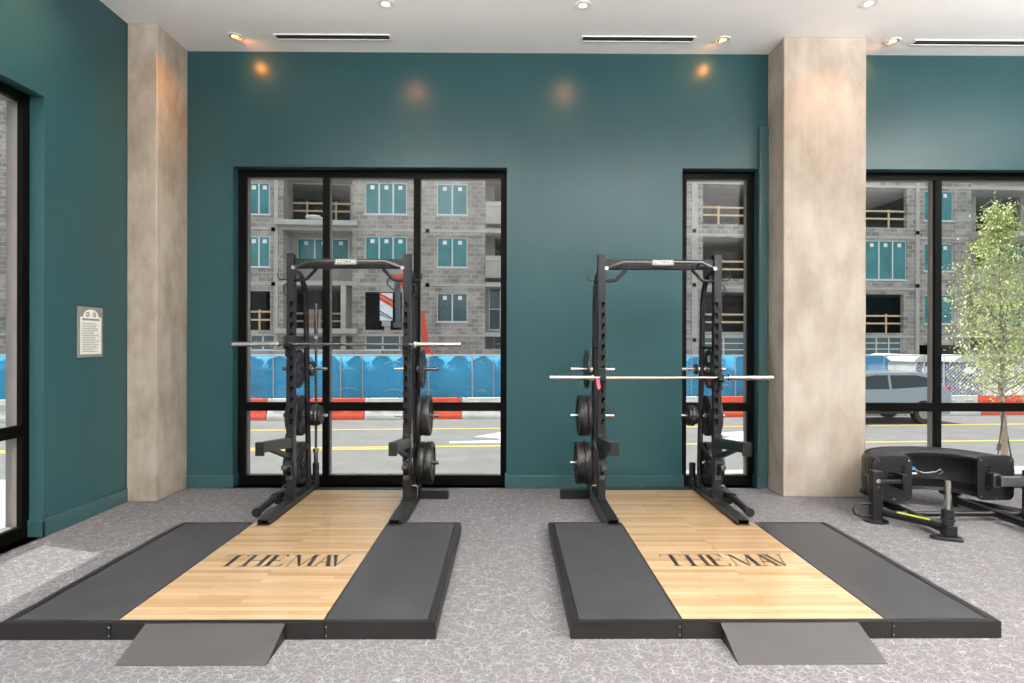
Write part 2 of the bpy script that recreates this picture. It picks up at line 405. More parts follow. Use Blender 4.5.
window_y('window_1', w1[0], w1[2], 3.86, m1, TZ, GY)
window_y('window_2', w2[0], w2[2], 3.86, [], TZ, GY)
window_y('window_3', w3[0], w3[2], 3.86, [onY(938.5, 300, GY).x, 7.2], TZ, GY)
def window_x(name, y0, y1, ztop, mulls, tz, gx, s):
    e = thing(name, None, None, (gx, (y0+y1)/2, 0)); struct(e); L = Vector(e.location); d = .15
    def bar(q, ya, yb, za, zb):
        q.box((gx, ya, za), (gx+.05*s, yb, zb), 0); q.box((gx+.05*s, ya+.004, za+.004), (gx+d*s, yb-.004, zb-.004), 1)
    fr = MB(); bar(fr, y0, y0+.08, 0, ztop); bar(fr, y1-.08, y1, 0, ztop); bar(fr, y0+.08, y1-.08, 0, .115); bar(fr, y0+.08, y1-.08, ztop-.085, ztop)
    fr.build('window_frame', [M['frame'], M['frameside']], e, off=L)
    for m in mulls:
        q = MB(); bar(q, m-.035, m+.035, .115, ztop-.085); q.build('mullion', [M['frame'], M['frameside']], e, off=L)
    ys = [y0+.08]+mulls+[y1-.08]
    for i in range(len(ys)-1):
        a = ys[i]+(.035 if i else 0); c = ys[i+1]-(.035 if i < len(ys)-2 else 0)
        q = MB(); q.box((gx, a, tz-.055), (gx+.05*s, c, tz+.05)); q.box((gx+.05*s, a, tz-.045), (gx+d*s, c, tz+.04), 1); q.build('transom', [M['frame'], M['frameside']], e, off=L)
        for za, zb in ((.115, tz-.045), (tz+.04, ztop-.085)):
            q = MB(); q.box((gx+.09*s, a, za), (gx+.1*s, c, zb)); q.build('glass_pane', M['glass'], e, off=L)
window_x('window_4', lw[0], lw[2], 3.96, [.5, 2.2, 3.9], TZ, XL-.13, -1)
window_x('window_5', 1.0, 5.8, 3.9, [2.6, 4.2], TZ, XR+.1, 1)
window_x('window_6', -6.0, -1.0, 3.9, [-4.3, -2.6], TZ, XR+.1, 1)
# unseen overhang added to keep sun from entering the street windows
b = MB(); b.box((XL-.5, YB+.32, 4.3), (XR+.5, YB+1.5, 4.5)); b = b.build('sun_blocker', M['slab']); struct(b); b['label'] = 'added unseen slab keeping sun out of the street windows'

# ceiling fixtures -----------------------------------------------------
def downlight(x, y, label, warm=True):
    e = thing('recessed_downlight', label, 'ceiling light', (x, y, ZC), group='recessed ceiling downlights')
    b = MB(); b.lathe([(.062, -.001), (.085, -.001), (.085, -.008), (.062, -.008)], (0, 0, 0), 'z', 28); b.build('trim_ring', M['white'], e)
    b = MB(); b.lathe([(.042, -.006), (.0615, -.006), (.0615, -.001), (.042, -.001)], (0, 0, 0), 'z', 24); b.build('baffle', M['baffle'] if warm else M['white'], e); b = MB(); b.cyl((0, 0, -.005), (0, 0, -.001), .0415, 24); b.build('lens', M['lens'] if warm else M['lensw'], e)
    return e
dl = [((235, 36), 'amber-glowing downlight left of the left air slot, over the teal wall', 1),
      ((385.5, 3.5), 'pale downlight at the top edge of the picture nearer the left air slot', 0),
      ((583, 5), 'pale downlight at the top edge just left of the middle air slot', 0),
      ((723, 39.5), 'amber-glowing downlight between the middle air slot and the wide column', 1),
      ((869, 3), 'pale downlight at the top edge in front of the wide column', 0),
      ((893, 41), 'amber-glowing downlight right of the wide column by the right air slot', 1)]
DP = []
for (p, l, w) in dl:
    q = onZ(p[0], p[1], ZC); DP.append(q); downlight(q.x, q.y, l, bool(w))
def vent(x0, x1, y, label):
    e = thing('air_slot_diffuser', label, 'ceiling vent', ((x0+x1)/2, y, ZC), group='linear air slots in the ceiling')
    h = (x1-x0)/2; b = MB()
    b.box((-h, -.062, -.012), (h, -.05, -.001)); b.box((-h, .05, -.012), (h, .062, -.001)); b.box((-h, -.045, -.012), (-h+.02, .045, -.001)); b.box((h-.02, -.045, -.012), (h, .045, -.001)); b.build('frame', M['white'], e)
    b = MB(); b.box((-h+.02, -.045, -.004), (h-.02, .0501, -.001)); b.build('dark_slot', M['dim'], e)
    b = MB(); b.box((-h+.02, -.004, -.012), (h-.02, .004, -.004)); b.build('blade', M['dsteel'], e)
for a, c, l in (((275, 36.5), (391, 36.5), 'left linear air slot above the window with the left rack'), ((581, 38.5), (695, 38.5), 'middle linear air slot above the teal wall'), ((912, 42), (1040, 42.5), 'right linear air slot beside the wide column')):
    p, q = onZ(*a, ZC), onZ(*c, ZC); vent(p.x, q.x, (p.y+q.y)/2, l)

# wall sign --------------------------------------------------------------
e = thing('wall_sign', 'dark wall plaque with an arched white rules sheet on the left teal wall', 'sign', (XL, 6.22, 1.6))
b = MB(); b.box((.001, -.185, 0), (.012, .185, .50)); b.build('backing', M['signg'], e, bevel=.003)
poly = [(-.155, .03), (.155, .03), (.155, .40)]+[(.115*math.cos(a), .40+.075*math.sin(a)) for a in [PI*i/16 for i in range(17)]]+[(-.155, .40)]
b = MB(); b.prism(poly, 'x', .012, .015); b.build('sheet', M['signw'], e)
b = MB()
for k, s0 in enumerate((-.05, .05)):
    b.lathe([(.012, 0), (.026, 0), (.026, .001), (.012, .001)], (.015, s0, .425), 'x', 8)
build_split(b, 'emblem', M['signg'], e)
b = MB(); rr = random.Random(3)
b.box((.015, -.13, .365), (.016, .13, .385))
for i in range(17):
    w = rr.uniform(.17, .26); b.box((.015, -.13, .335-i*.0175), (.016, -.13+w, .341-i*.0175))
b.build('text_lines', M['greyink'], e)

# ------------------------------------------------------------------ lettering for the platforms
def logo(mb, cx, cy, z, cap, width):
    """THE MAV drawn as flat polygons, thick and thin strokes with serifs"""
    raw = []
    def R(x0, y0, x1, y1): raw.append([(x0, y0), (x1, y0), (x1, y1), (x0, y1)])
    def Q(*p): raw.append(list(p))
    T_, t_ = .13, .034
    # T
    R(.285, 0, .285+T_, 1); R(.19, 0, .5, t_); R(.0, 1-t_, .69, 1); Q((0, 1), (0, .8), (.02, .8), (.08, .97)); Q((.69, 1), (.61, .97), (.67, .8), (.69, .8))
    # H
    R(.80, 0, .80+T_, 1); R(.71, 0, 1.0, t_); R(.71, 1-t_, 1.0, 1); R(.92, .48, 1.3, .55); R(1.24, 0, 1.24+T_, 1); R(1.16, 0, 1.43, t_); R(1.16, 1-t_, 1.44, 1)
    # E
    R(1.5, 0, 1.5+T_, 1); R(1.44, 0, 2.0, t_); R(1.45, 1-t_, 1.95, 1); R(1.6, .48, 1.82, .54); R(1.8, .4, 1.82, .62)
    Q((2.0, 0), (2.03, .23), (2.01, .23), (1.92, .03)); Q((1.95, 1), (1.955, .8), (1.935, .8), (1.86, .97))
    # M
    R(2.1, 0, 2.28, t_); Q((2.17, 0), (2.2, 0), (2.25, 1), (2.22, 1)); R(2.1, 1-t_, 2.3, 1)
    Q((2.18, 1), (2.32, 1), (2.59, .02), (2.53, .02)); Q((2.545, .02), (2.58, .02), (2.8, 1), (2.765, 1))
    Q((2.74, 1), (2.87, 1), (2.92, 0), (2.79, 0)); R(2.72, 0, 2.99, t_); R(2.76, 1-t_, 2.95, 1)
    # A
    Q((3.03, 0), (3.065, 0), (3.23, 1), (3.2, 1)); Q((3.16, 1), (3.28, 1), (3.51, 0), (3.38, 0)); R(3.0, 0, 3.13, t_); R(3.32, 0, 3.57, t_); R(3.1, .33, 3.38, .385)
    # V
    Q((3.36, 1), (3.49, 1), (3.70, .0), (3.64, .0)); Q((3.65, 0), (3.69, 0), (3.87, 1), (3.835, 1)); R(3.31, 1-t_, 3.55, 1); R(3.77, 1-t_, 3.93, 1)
    sc = width/3.93
    for i, poly in enumerate(raw):
        mb.prism([(cx-width/2+x*sc, cy-cap/2+y*cap) for x, y in poly], 'z', z, z+.0006+.00002*i)

# ------------------------------------------------------------------ platforms
PH = .098
def platform(cx, rx, label, lx):
    y0, yw, y1, y2 = 3.675, 3.722, 5.71, 6.965
    e = thing('lifting_platform', label, 'lifting platform', (cx, y0, 0)); L = Vector(e.location)
    ow, hw = 1.285, .608
    b = MB(); b.box((cx-hw, yw, .01), (cx+hw, y1, PH)); b.box((rx-.535, y1, .01), (rx+.535, y2, PH)); b.build('wood_deck', M['wood'], e, off=L)
    for s in (-1, 1):
        a, c = sorted((cx+s*(hw+.012), cx+s*(ow-.052)))
        b = MB(); b.box((a, yw, .02), (c, y1-.012, PH)); o = b.build('rubber_mat', M['rubber'], e, off=L, bevel=.003)
    b = MB()
    b.box((cx-ow, y0, 0), (cx+ow, y0+.008, PH+.002)); b.box((cx-ow, y0+.008, PH-.004), (cx+ow, yw-.003, PH+.002))
    for s in (-1, 1):
        b.box((cx+s*ow, y0+.008, 0), (cx+s*(ow-.008), y1, PH+.002)); b.box((cx+s*(ow-.008), yw-.003, PH-.004), (cx+s*(ow-.048), y1, PH+.002))
        b.box((cx+s*(hw+.001), yw, .02), (cx+s*(hw+.0105), y1, PH-.003))
        xs = sorted((rx+s*.535, cx+s*ow))
        b.box((cx+s*(hw+.02), y1-.01, 0), (cx+s*(ow-.008), y1, PH+.002))
    b.build('steel_frame', M['pframe'], e, off=L)
    q = MB()
    for s in (-1, 1):
        for z in (.025, .075): q.cyl((cx+s*(hw+.03), y0-.004, z), (cx+s*(hw+.03), y0+.001, z), .006, 10)
        for z in (.025, .075): q.cyl((cx-s*(ow+.003), 4.45, z), (cx-s*(ow-.001), 4.45, z), .006, 10)
    build_split(q, 'bolt', M['steel'], e, L)
    q = MB()
    for s in (-1, 1): q.box((cx+s*(hw+.018), y0-.0012, 0.001), (cx+s*(hw+.022), y0, PH))
    build_split(q, 'frame_joint', M['rackin'], e, L)
    q = MB(); logo(q, lx, 4.725, PH, .245, .955); q.build('lettering', M['letter'], e, off=L)
CA, CB, RA, RB = -1.705, 1.668, -1.61, 1.56
platform(CA, RA, 'left lifting platform, maple deck lettered THE MAV between black mats, beside the sunlit carpet', -1.685)
platform(CB, RB, 'right lifting platform, maple deck lettered THE MAV between black mats, nearer the tyre machine', 1.668)
def ramp_(cx, label):
    e = thing('loading_ramp', label, 'ramp', (cx, 3.38, 0), group=None)
    w = .41
    b = MB(); b.prism([(0, 0), (0, .004), (.287, .1), (.287, .094), (.03, 0)], 'x', -w, w); b.build('ramp_top', M['ramp'], e)
    for s in (-1, 1):
        b = MB(); b.prism([(.02, 0.001), (.287, .092), (.287, 0.001)], 'x', s*(w-.004), s*(w-.01)); b.build('side_gusset', M['pframe'], e)
ramp_(-1.715, 'grey-blue textured steel ramp against the front of the left platform')
ramp_(1.68, 'brownish textured steel ramp against the front of the right platform')

# ------------------------------------------------------------------ racks
RY = 6.36
hw = .5925
HORN = (1.462, .946, .418)
def ry_at(z):                       # y of the rear upright at height z
    return .56-.12*z/2.3
def rack(rx, label, lm):
    e = thing('power_rack', label, 'power rack', (rx, RY, 0))
    for s in (-1, 1):
        # base foot, open-ended rectangular tube
        x0, x1 = s*hw-.05, s*hw+.05; z0, z1 = .101, .15; ya, yb = -.74, .72; t = .006
        b = MB()
        b.box((x0, ya, z1-t), (x1, yb, z1)); b.box((x0, ya, z0), (x0+t, yb, z1-t)); b.box((x1-t, ya, z0), (x1, yb, z1-t)); b.box((x0+t, ya, z0), (x1-t, yb, z0+.006)); b.box((x0+t, ya+.25, z0+.006), (x1-t, ya+.26, z1-t)); b.box((x0+.001, -.63, 0), (x1-.001, yb, z0)); b.box((x0-.012, ya-.01, .1), (x1+.012, ya+.12, z0+.003))
        f = b.build('base_foot', M['black'], e, bevel=.002)
        b = MB()
        for y in (-.5, -.22, -.02, .1, .2):
            b.cyl((x1 if s > 0 else x0, y, .118), ((x1+.004) if s > 0 else x0-.004, y, .118), .009, 8)
        build_split(b, 'bolt', M['steel'], f)
        b = MB(); b.box((s*hw+s*.05, .58, .0), (s*hw+s*.36, .69, .095)); b.build('outrigger', M['black'], e, bevel=.004)
        # front upright: body plus a notched face plate
        inn = s*hw-s*.0375; outx = s*hw+s*.0375
        b = MB(); b.box((inn+s*.006, -.044, .15), (outx-s*.002, .05, 2.65)); b.box((outx, -.05, .15), (outx-s*.006, .054, 2.655)); u = b.build('upright', M['rackin' if 0 else 'black'], e)
        pts = [(outx-s*.006, .15), (outx-s*.006, 2.655), (inn, 2.655)]
        z = 2.15
        while z > .93:
            pts += [(inn, z+.022), (inn+s*.042, z+.022), (inn+s*.042, z-.042), (inn+s*.02, z-.042), (inn+s*.02, z-.01), (inn, z-.01)]; z -= .1085
        pts += [(inn, .15)]
        b = MB(); b.prism(pts, 'y', -.053, -.046); b.build('notched_face', M['black'], u)
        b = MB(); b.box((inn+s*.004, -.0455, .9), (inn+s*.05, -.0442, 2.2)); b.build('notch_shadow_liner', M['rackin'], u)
        b = MB(); b.box((inn-s*.002, -.052, .15), (inn+s*.003, -.03, .95)); b.box((s*hw-.05, -.07, .15), (s*hw+.05, .075, .16)); b.build('upright_foot_plate', M['black'], u)
        # rear upright
        pr = [(s*hw, .56, .15), (s*hw, ry_at(.8), .8), (s*hw, ry_at(1.6), 1.6), (s*hw, ry_at(2.2), 2.2), (s*hw, .40, 2.34), (s*hw, .32, 2.44), (s*hw, .2, 2.49), (s*hw, .05, 2.5)]
        b = MB(); b.tube(pr, .03, 12); b.build('rear_upright', M['black'], e)
        b = MB()
        for y in (.35,): b.tube([(s*hw, .06, .5), (s*hw, ry_at(.62)-.02, .62)], .02, 8)
        b.tube([(s*hw, .06, 1.7), (s*hw, ry_at(1.7), 1.7)], .02, 8); build_split(b, 'side_brace', M['black'], e)
        # storage horns
        for k, z in enumerate(HORN):
            y = ry_at(z)
            b = MB(); b.cyl((s*(hw+.02), y, z), (s*(hw+.262), y, z), .0225, 16); b.cyl((s*(hw+.028), y, z), (s*(hw+.04), y, z), .04, 16)
            b.build('storage_horn', M['steel' if rx > 0 else 'dsteel'], e)  # left rack's horns take darker steel to paint in their backlit shade
            if k < 2:
                b = MB(); b.cyl((s*(hw-.02), y, z), (s*(hw-.22), y, z), .017, 14); b.cyl((s*(hw-.028), y, z), (s*(hw-.04), y, z), .035, 14)
                b.build('small_storage_horn', M['steel'], e)
        # spotter arm: beam, brace and end block
        xa = s*hw
        b = MB(); b.prism([(-.055, .685), (-.055, .785), (-.80, .855), (-.80, .765), (-.62, .748)], 'x', xa-.033, xa+.033)
        b.prism([(-.055, .565), (-.055, .62), (-.52, .765), (-.60, .745)], 'x', xa-.02, xa+.02)
        b.box((xa-.04, -.075, .55), (xa+.04, -.054, .82)); a_ = b.build('spotter_arm', M['black'], e, bevel=.004)
        b = MB(); b.box((xa-.038, -.825, .74), (xa+.038, -.80, .862)); b.build('end_block', M['black'], a_, bevel=.003)
        b = MB(); b.prism([(-.1, .79), (-.79, .858), (-.79, .852), (-.1, .783)], 'x', xa-.034, xa+.034); b.build('wear_strip', M['dsteel'], a_)
        # stored lower cup
        b = MB(); b.box((xa-.03, -.07, .36), (xa+.03, -.054, .56)); b.prism([(-.07, .40), (-.07, .44), (-.12, .50), (-.20, .515), (-.20, .49), (-.225, .49), (-.225, .535), (-.12, .535), (-.07, .50)], 'x', xa-.025, xa+.025)
        b.build('dip_hook', M['dsteel'], e, bevel=.003)
        # bar cup
        zc = 1.734 if rx < 0 else 1.402
        b = MB(); b.box((xa-.042, -.075, zc-.125), (xa+.042, -.054, zc+.09)); b.box((xa-.03, -.15, zc-.045), (xa+.03, -.075, zc-.018)); b.prism([(-.15, zc-.045), (-.15, zc+.03), (-.138, zc+.03), (-.133, zc-.018)], 'x', xa-.03, xa+.03)
        b.prism([(-.075, zc-.125), (-.075, zc-.045), (-.14, zc-.045)], 'x', xa-.01, xa+.01)
        b.build('bar_cup', M['black'], e, bevel=.003)
        # band hook and loop near the top
        xo = s*(hw+.0375)
        b = MB(); b.tube([(xo, .0, 2.395), (xo+s*.075, 0, 2.395), (xo+s*.098, 0, 2.405), (xo+s*.105, 0, 2.43), (xo+s*.105, 0, 2.46)], .007, 8); b.build('band_hook', M['black'], e)
        b = MB(); b.tube([(xo, 0, 2.35), (xo+s*.03, 0, 2.35), (xo+s*.045, 0, 2.335), (xo+s*.045, 0, 2.255), (xo+s*.03, 0, 2.24), (xo, 0, 2.24)], .007, 8); b.build('band_loop', M['black'], e)
        # lower grab loop at the foot
        b = MB(); b.tube([(s*(hw+.04), .03, .28), (s*(hw+.09), .03, .28), (s*(hw+.1), .03, .265), (s*(hw+.1), .03, .16)], .008, 8); b.build('floor_loop', M['dsteel'], e)
        # bar holder cup
        b = MB(); b.lathe([(.03, 0), (.036, 0), (.036, .3), (.03, .3)], (s*(hw-.045), .665, .09), 'z', 20); b.box((s*(hw-.06), .60, .1), (s*(hw-.0), .64, .2)); b.build('bar_holder', M['black'], e)
    # top beam and grips
    b = MB(); b.box((-hw+.0375, -.03, 2.505), (hw-.0375, .03, 2.605)); tb = b.build('crossbar', M['black'], e, bevel=.006)
    b = MB(); b.tube([(-.545, -.06, 2.512), (-.39, -.14, 2.565), (-.13, -.14, 2.565)], .017, 12); b.tube([(.545, -.06, 2.512), (.39, -.14, 2.565), (.13, -.14, 2.565)], .017, 12)
    b.tube([(-.13, -.14, 2.565), (.13, -.14, 2.565)], .017, 12)
    for s in (-1, 1): b.tube([(s*.39, -.14, 2.56), (s*.39, -.03, 2.55)], .014, 10); b.tube([(s*.545, -.06, 2.512), (s*.545, -.02, 2.52)], .014, 10)
    b.build('pull_up_grip', M['dsteel'], e)
    for s in (-1, 1):
        b = MB(); b.lathe([(.0, -.02), (.02, -.02), (.022, 0), (.018, .018), (0, .02)], (s*.552, -.068, 2.509), 'y', 14, close=False); b.build('grip_end_cap', M['steel'], e)
        b = MB(); b.tube([(s*(hw-.03), 0, 2.39), (s*.47, 0, 2.39), (s*.44, 0, 2.40), (s*.34, 0, 2.505)], .017, 12); b.build('angled_grip', M['black'], e)
    b = MB(); b.box((-.11, -.17, 2.53), (.11, -.158, 2.585)); bd = b.build('badge', M['greyink'], e, bevel=.004)
    fc = bpy.data.curves.new('badge_text', 'FONT'); fc.body = 'PRECOR'; fc.size = .052; fc.align_x = 'CENTER'; fc.align_y = 'CENTER'; fc.extrude = .001
    to = bpy.data.objects.new('badge_lettering', fc); C.objects.link(to)
    bpy.context.view_layer.update(); me = bpy.data.meshes.new_from_object(to); bpy.data.objects.remove(to)
    me.materials.clear(); me.materials.append(M['signw'])
    to = bpy.data.objects.new('badge_lettering', me); C.objects.link(to); to.parent = bd; to.location = (0, -.1715, 2.557); to.rotation_euler = (PI/2, 0, 0)
    # rear low cross member and upper rear tie
    b = MB(); b.box((-hw+.05, .63, .03), (hw-.05, .70, .105)); b.build('rear_cross_member', M['black'], e, bevel=.004)
    # landmine sleeve
    s = lm
    b = MB(); b.box((s*(hw+.05), -.02, .1), (s*(hw+.16), .06, .16)); b.cyl((s*(hw+.13), .02, .11), (s*(hw+.13), .02, .22), .04, 16); b.build('landmine_pivot', M['black'], e)
    b = MB(); b.tube([(s*(hw+.135), -.01, .19), (s*(hw+.125), -.4, .18), (s*(hw+.12), -.55, .172)], .034, 16); b.cyl((s*(hw+.12), -.55, .172), (s*(hw+.119), -.59, .17), .044, 20); b.cyl((s*(hw+.137), -.05, .188), (s*(hw+.139), -.09, .186), .043, 20)
    b.build('landmine_sleeve', M['black'], e)
    return e
rack(RA, 'black half power rack on the left platform in front of the wide street window', -1)
rack(RB, 'black half power rack on the right platform beside the narrow window', 1)

def barbell(cx, cy, cz, label, half=1.145, shaft='dsteel', tagged=False):
    e = thing('barbell', label, 'barbell', (cx, cy, cz))
    b = MB(); b.tube([(-.68, 0, 0), (.68, 0, 0)], .0142, 16); b.build('shaft', M[shaft], e)
    for s in (-1, 1):
        b = MB(); b.tube([(s*.70, 0, 0), (s*half, 0, 0)], .025, 20); b.build('sleeve', M['steel'], e)
        b = MB(); b.lathe([(0, 0), (.036, 0), (.036, .02), (.026, .03), (0, .03)], (s*.68-(.0 if s > 0 else .03), 0, 0), 'x', 24, close=False); b.build('collar', M['steel'], e)
    if tagged:
        b = MB(); b.prism([(-.665, -.02), (-.63, -.018), (-.615, -.10), (-.64, -.125), (-.655, -.08)], 'y', -.018, -.015); b.build('pink_tag', M['pink'], e)
barbell(RA, RY-.11, 1.734, 'barbell with a dark shaft racked high on the left rack')
barbell(RB, RY-.11, 1.402, 'bright steel barbell racked at chest height on the right rack', 1.13, 'steel', True)
# spare barbell standing upright
e = thing('barbell', 'spare barbell standing upright behind the left post of the left rack', 'barbell', (RA-.5475, RY+.665, .10)); 
b = MB(); b.tube([(0, 0, .46), (0, 0, 1.72)], .0142, 14); b.build('shaft', M['dsteel'], e)
for a, c in ((0.01, .42), (1.74, 2.09)):
    b = MB(); b.tube([(0, 0, a), (0, 0, c)], .024, 18); b.build('sleeve', M['dsteel'], e)
for a in (.43, 1.70):
    b = MB(); b.cyl((0, 0, a-.01), (0, 0, a+.02), .034, 20); b.build('collar', M['steel'], e)

# plates --------------------------------------------------------------
def plate_proto(r, t):
    h = t/2
    body = MB(); body.lathe([(.03, -h*.75), (r*.32, -h*.75), (r*.36, -h*.55), (r*.78, -h*.55), (r*.84, -h), (r*.97, -h), (r, -h*.7), (r, h*.7), (r*.97, h), (r*.84, h), (r*.78, h*.55), (r*.36, h*.55), (r*.32, h*.75), (.03, h*.75)], (0, 0, 0), 'x', 48)
    hub = MB(); hub.lathe([(.0262, -h*.8), (r*.19, -h*.8), (r*.19, h*.8), (.0262, h*.8)], (0, 0, 0), 'x', 28)
    gr = MB()
    for k in range(3):
        an = PI/2+k*2*PI/3
        for sd in (-1, 1):
            pts = []
            for i in range(14):
                q = 2*PI*i/14; a = an+.32*math.cos(q); rr_ = r*.58+r*.12*math.sin(q); pts.append((rr_*math.cos(a), rr_*math.sin(a)))
            gr.prism(pts, 'x', sd*h*.5, sd*h*.66)
    return body, hub, gr
_pc = {}
def plate(cx, cy, cz, r, t, label, big=True, mark=None):
    e = thing('weight_plate', label, 'weight plate', (cx, cy, cz), group=None)
    key = (r, t)
    if key not in _pc:
        bd, hb, gr = plate_proto(r, t); _pc[key] = [bd.build('plate_body', M['plate'], e), hb.build('hub', M['hub'], e), *(build_split(gr, 'grip_inset', M['dsteel'], e) if big else [])]
    else:
        for o in _pc[key]:
            if o: c = o.copy(); C.objects.link(c); c.parent = e
    e.rotation_euler = (random.uniform(0, 2), 0, 0)
    if mark:
        b = MB(); b.lathe([(.035, -t/2-.002), (.055, -t/2-.002), (.055, -t/2), (.035, -t/2)], (0, -r*.1, -r*.55), 'x', 20); b.build('red_ring', M['red'], e)
        b = MB(); b.box((-t/2-.002, -.05, .08), (-t/2, .03, .15)); b.build('white_label', M['signw'], e); e.rotation_euler = (0, 0, 0)
    return e
hn = ('top', 'middle', 'bottom')
def load(rx, s, ri, rackname, sidename):
    for k, z in enumerate(HORN):
        y = RY+ry_at(z)
        x = rx+s*(hw+.045)
        ts = [(.028, .215)] if k == 0 else ([(.05, .225), (.085, .225)] if k == 1 else [(.075, .232), (.085, .232)])
        if k == 0: x += s*.03
        for j, (t, r) in enumerate(ts):
            where = 'only big plate' if len(ts) == 1 else ('outer big plate' if j == 1 else 'inner big plate')
            plate(x+s*t/2, y, z, r, t-.004, f'black {where} on the {hn[k]} horn, {sidename} side of the {rackname} rack', mark=(rx > 0 and s > 0 and k == 0))
            x += s*t
load(RA, -1, 0, 'left', 'left'); load(RA, 1, 0, 'left', 'right'); load(RB, -1, 1, 'right', 'left'); load(RB, 1, 1, 'right', 'right')
def small(rx, s, k, specs, rackname):
    z = HORN[k]; y = RY+ry_at(z); x = rx+s*(hw-.045)
    for j, (t, r) in enumerate(specs):
        w = ('single' if len(specs) == 1 else ('outermost', 'second', 'third')[len(specs)-1-j] if 0 else ('post-side', 'middle', 'tip-side')[j])
        plate(x-s*t/2, y, z, r, t-.003, f'{w} small change plate on the inner {hn[k]} horn of the {rackname} rack', big=False)
        x -= s*t
small(RA, -1, 0, [(.028, .085)], 'left'); small(RA, -1, 1, [(.04, .115), (.045, .115), (.03, .1)], 'left')
small(RB, 1, 0, [(.03, .06)], 'right'); small(RB, 1, 1, [(.035, .095), (.04, .115), (.03, .11)], 'right')

# ------------------------------------------------------------------ tyre flipping machine
TX, TY = 4.4, 6.22
e = thing('tire_flip_machine', 'black half-tyre flipping machine on the carpet by the right window', 'exercise machine', (TX, TY, 0))
zc, hh = .40, .225
ro, ri_ = .695, .335
prof = [(ri_, -hh*.86), (ri_+.05, -hh*.93), (ro-.14, -hh), (ro-.03, -hh*.86), (ro, -hh*.55), (ro+.006, 0), (ro, hh*.55), (ro-.03, hh*.86), (ro-.14, hh), (ri_+.05, hh*.93), (ri_, hh*.86),
        (ri_+.005, hh*.72), (ri_+.06, hh*.8), (ro-.15, hh*.86), (ro-.06, hh*.6), (ro-.045, 0), (ro-.06, -hh*.6), (ro-.15, -hh*.86), (ri_+.06, -hh*.8), (ri_+.005, -hh*.72)]
b = MB(); b.lathe(prof, (0, 0, zc), 'z', 60, a0=0, a1=PI); ty = b.build('half_tyre', M['tyre'], e)
b = MB()
for i in range(40):
    a = PI*(i+.5)/40
    for sgn in (-1, 1):
        a2 = a+(PI/80 if sgn > 0 else 0)
        vs = []
        for (da, z) in ((-.02, .01), (.02, .01), (.045, hh*.62), (.005, hh*.62)):
            for r in (ro-.01, ro+.022): vs.append((r*math.cos(a2+da), r*math.sin(a2+da), zc+sgn*z))
        for (da, z, r1) in ((.045, hh*.9, ro-.02), (.005, hh*.9, ro-.02)):
            for r in (r1-.03, r1+.012): vs.append((r*math.cos(a2+da), r*math.sin(a2+da), zc+sgn*z))
        # faces: lower block 0..7, upper joins 4..7 with 8..11
        fs = [(0, 2, 4, 6), (1, 7, 5, 3), (0, 1, 3, 2), (2, 3, 5, 4), (6, 7, 1, 0), (4, 5, 9, 8), (5, 7, 11, 9), (7, 6, 10, 11), (6, 4, 8, 10), (8, 9, 11, 10)]
        b.add(vs, fs)
b.build('tread_lugs', M['tyre'], ty)
b = MB(); b.lathe([(ri_+.002, hh*.86), (ri_+.02, hh*.86+.014), (ri_+.035, hh*.9+.006)], (0, 0, zc), 'z', 60, a0=0, a1=PI, close=False); b.build('bead_ring', M['dsteel'], ty)
def rrect(x0, z0, x1, z1, r, n=5):
    p = []
    for cx_, cz_, a in ((x1-r, z1-r, 0), (x0+r, z1-r, PI/2), (x0+r, z0+r, PI), (x1-r, z0+r, 1.5*PI)):
        for i in range(n+1): p.append((cx_+r*math.cos(a+PI/2*i/n), cz_+r*math.sin(a+PI/2*i/n)))
    return p
def text_mesh(body, size):
    fc = bpy.data.curves.new('t', 'FONT'); fc.body = body; fc.size = size; fc.align_x = 'CENTER'; fc.align_y = 'CENTER'; fc.extrude = .0015
    to = bpy.data.objects.new('t', fc); C.objects.link(to); bpy.context.view_layer.update(); me = bpy.data.meshes.new_from_object(to); bpy.data.objects.remove(to); return me
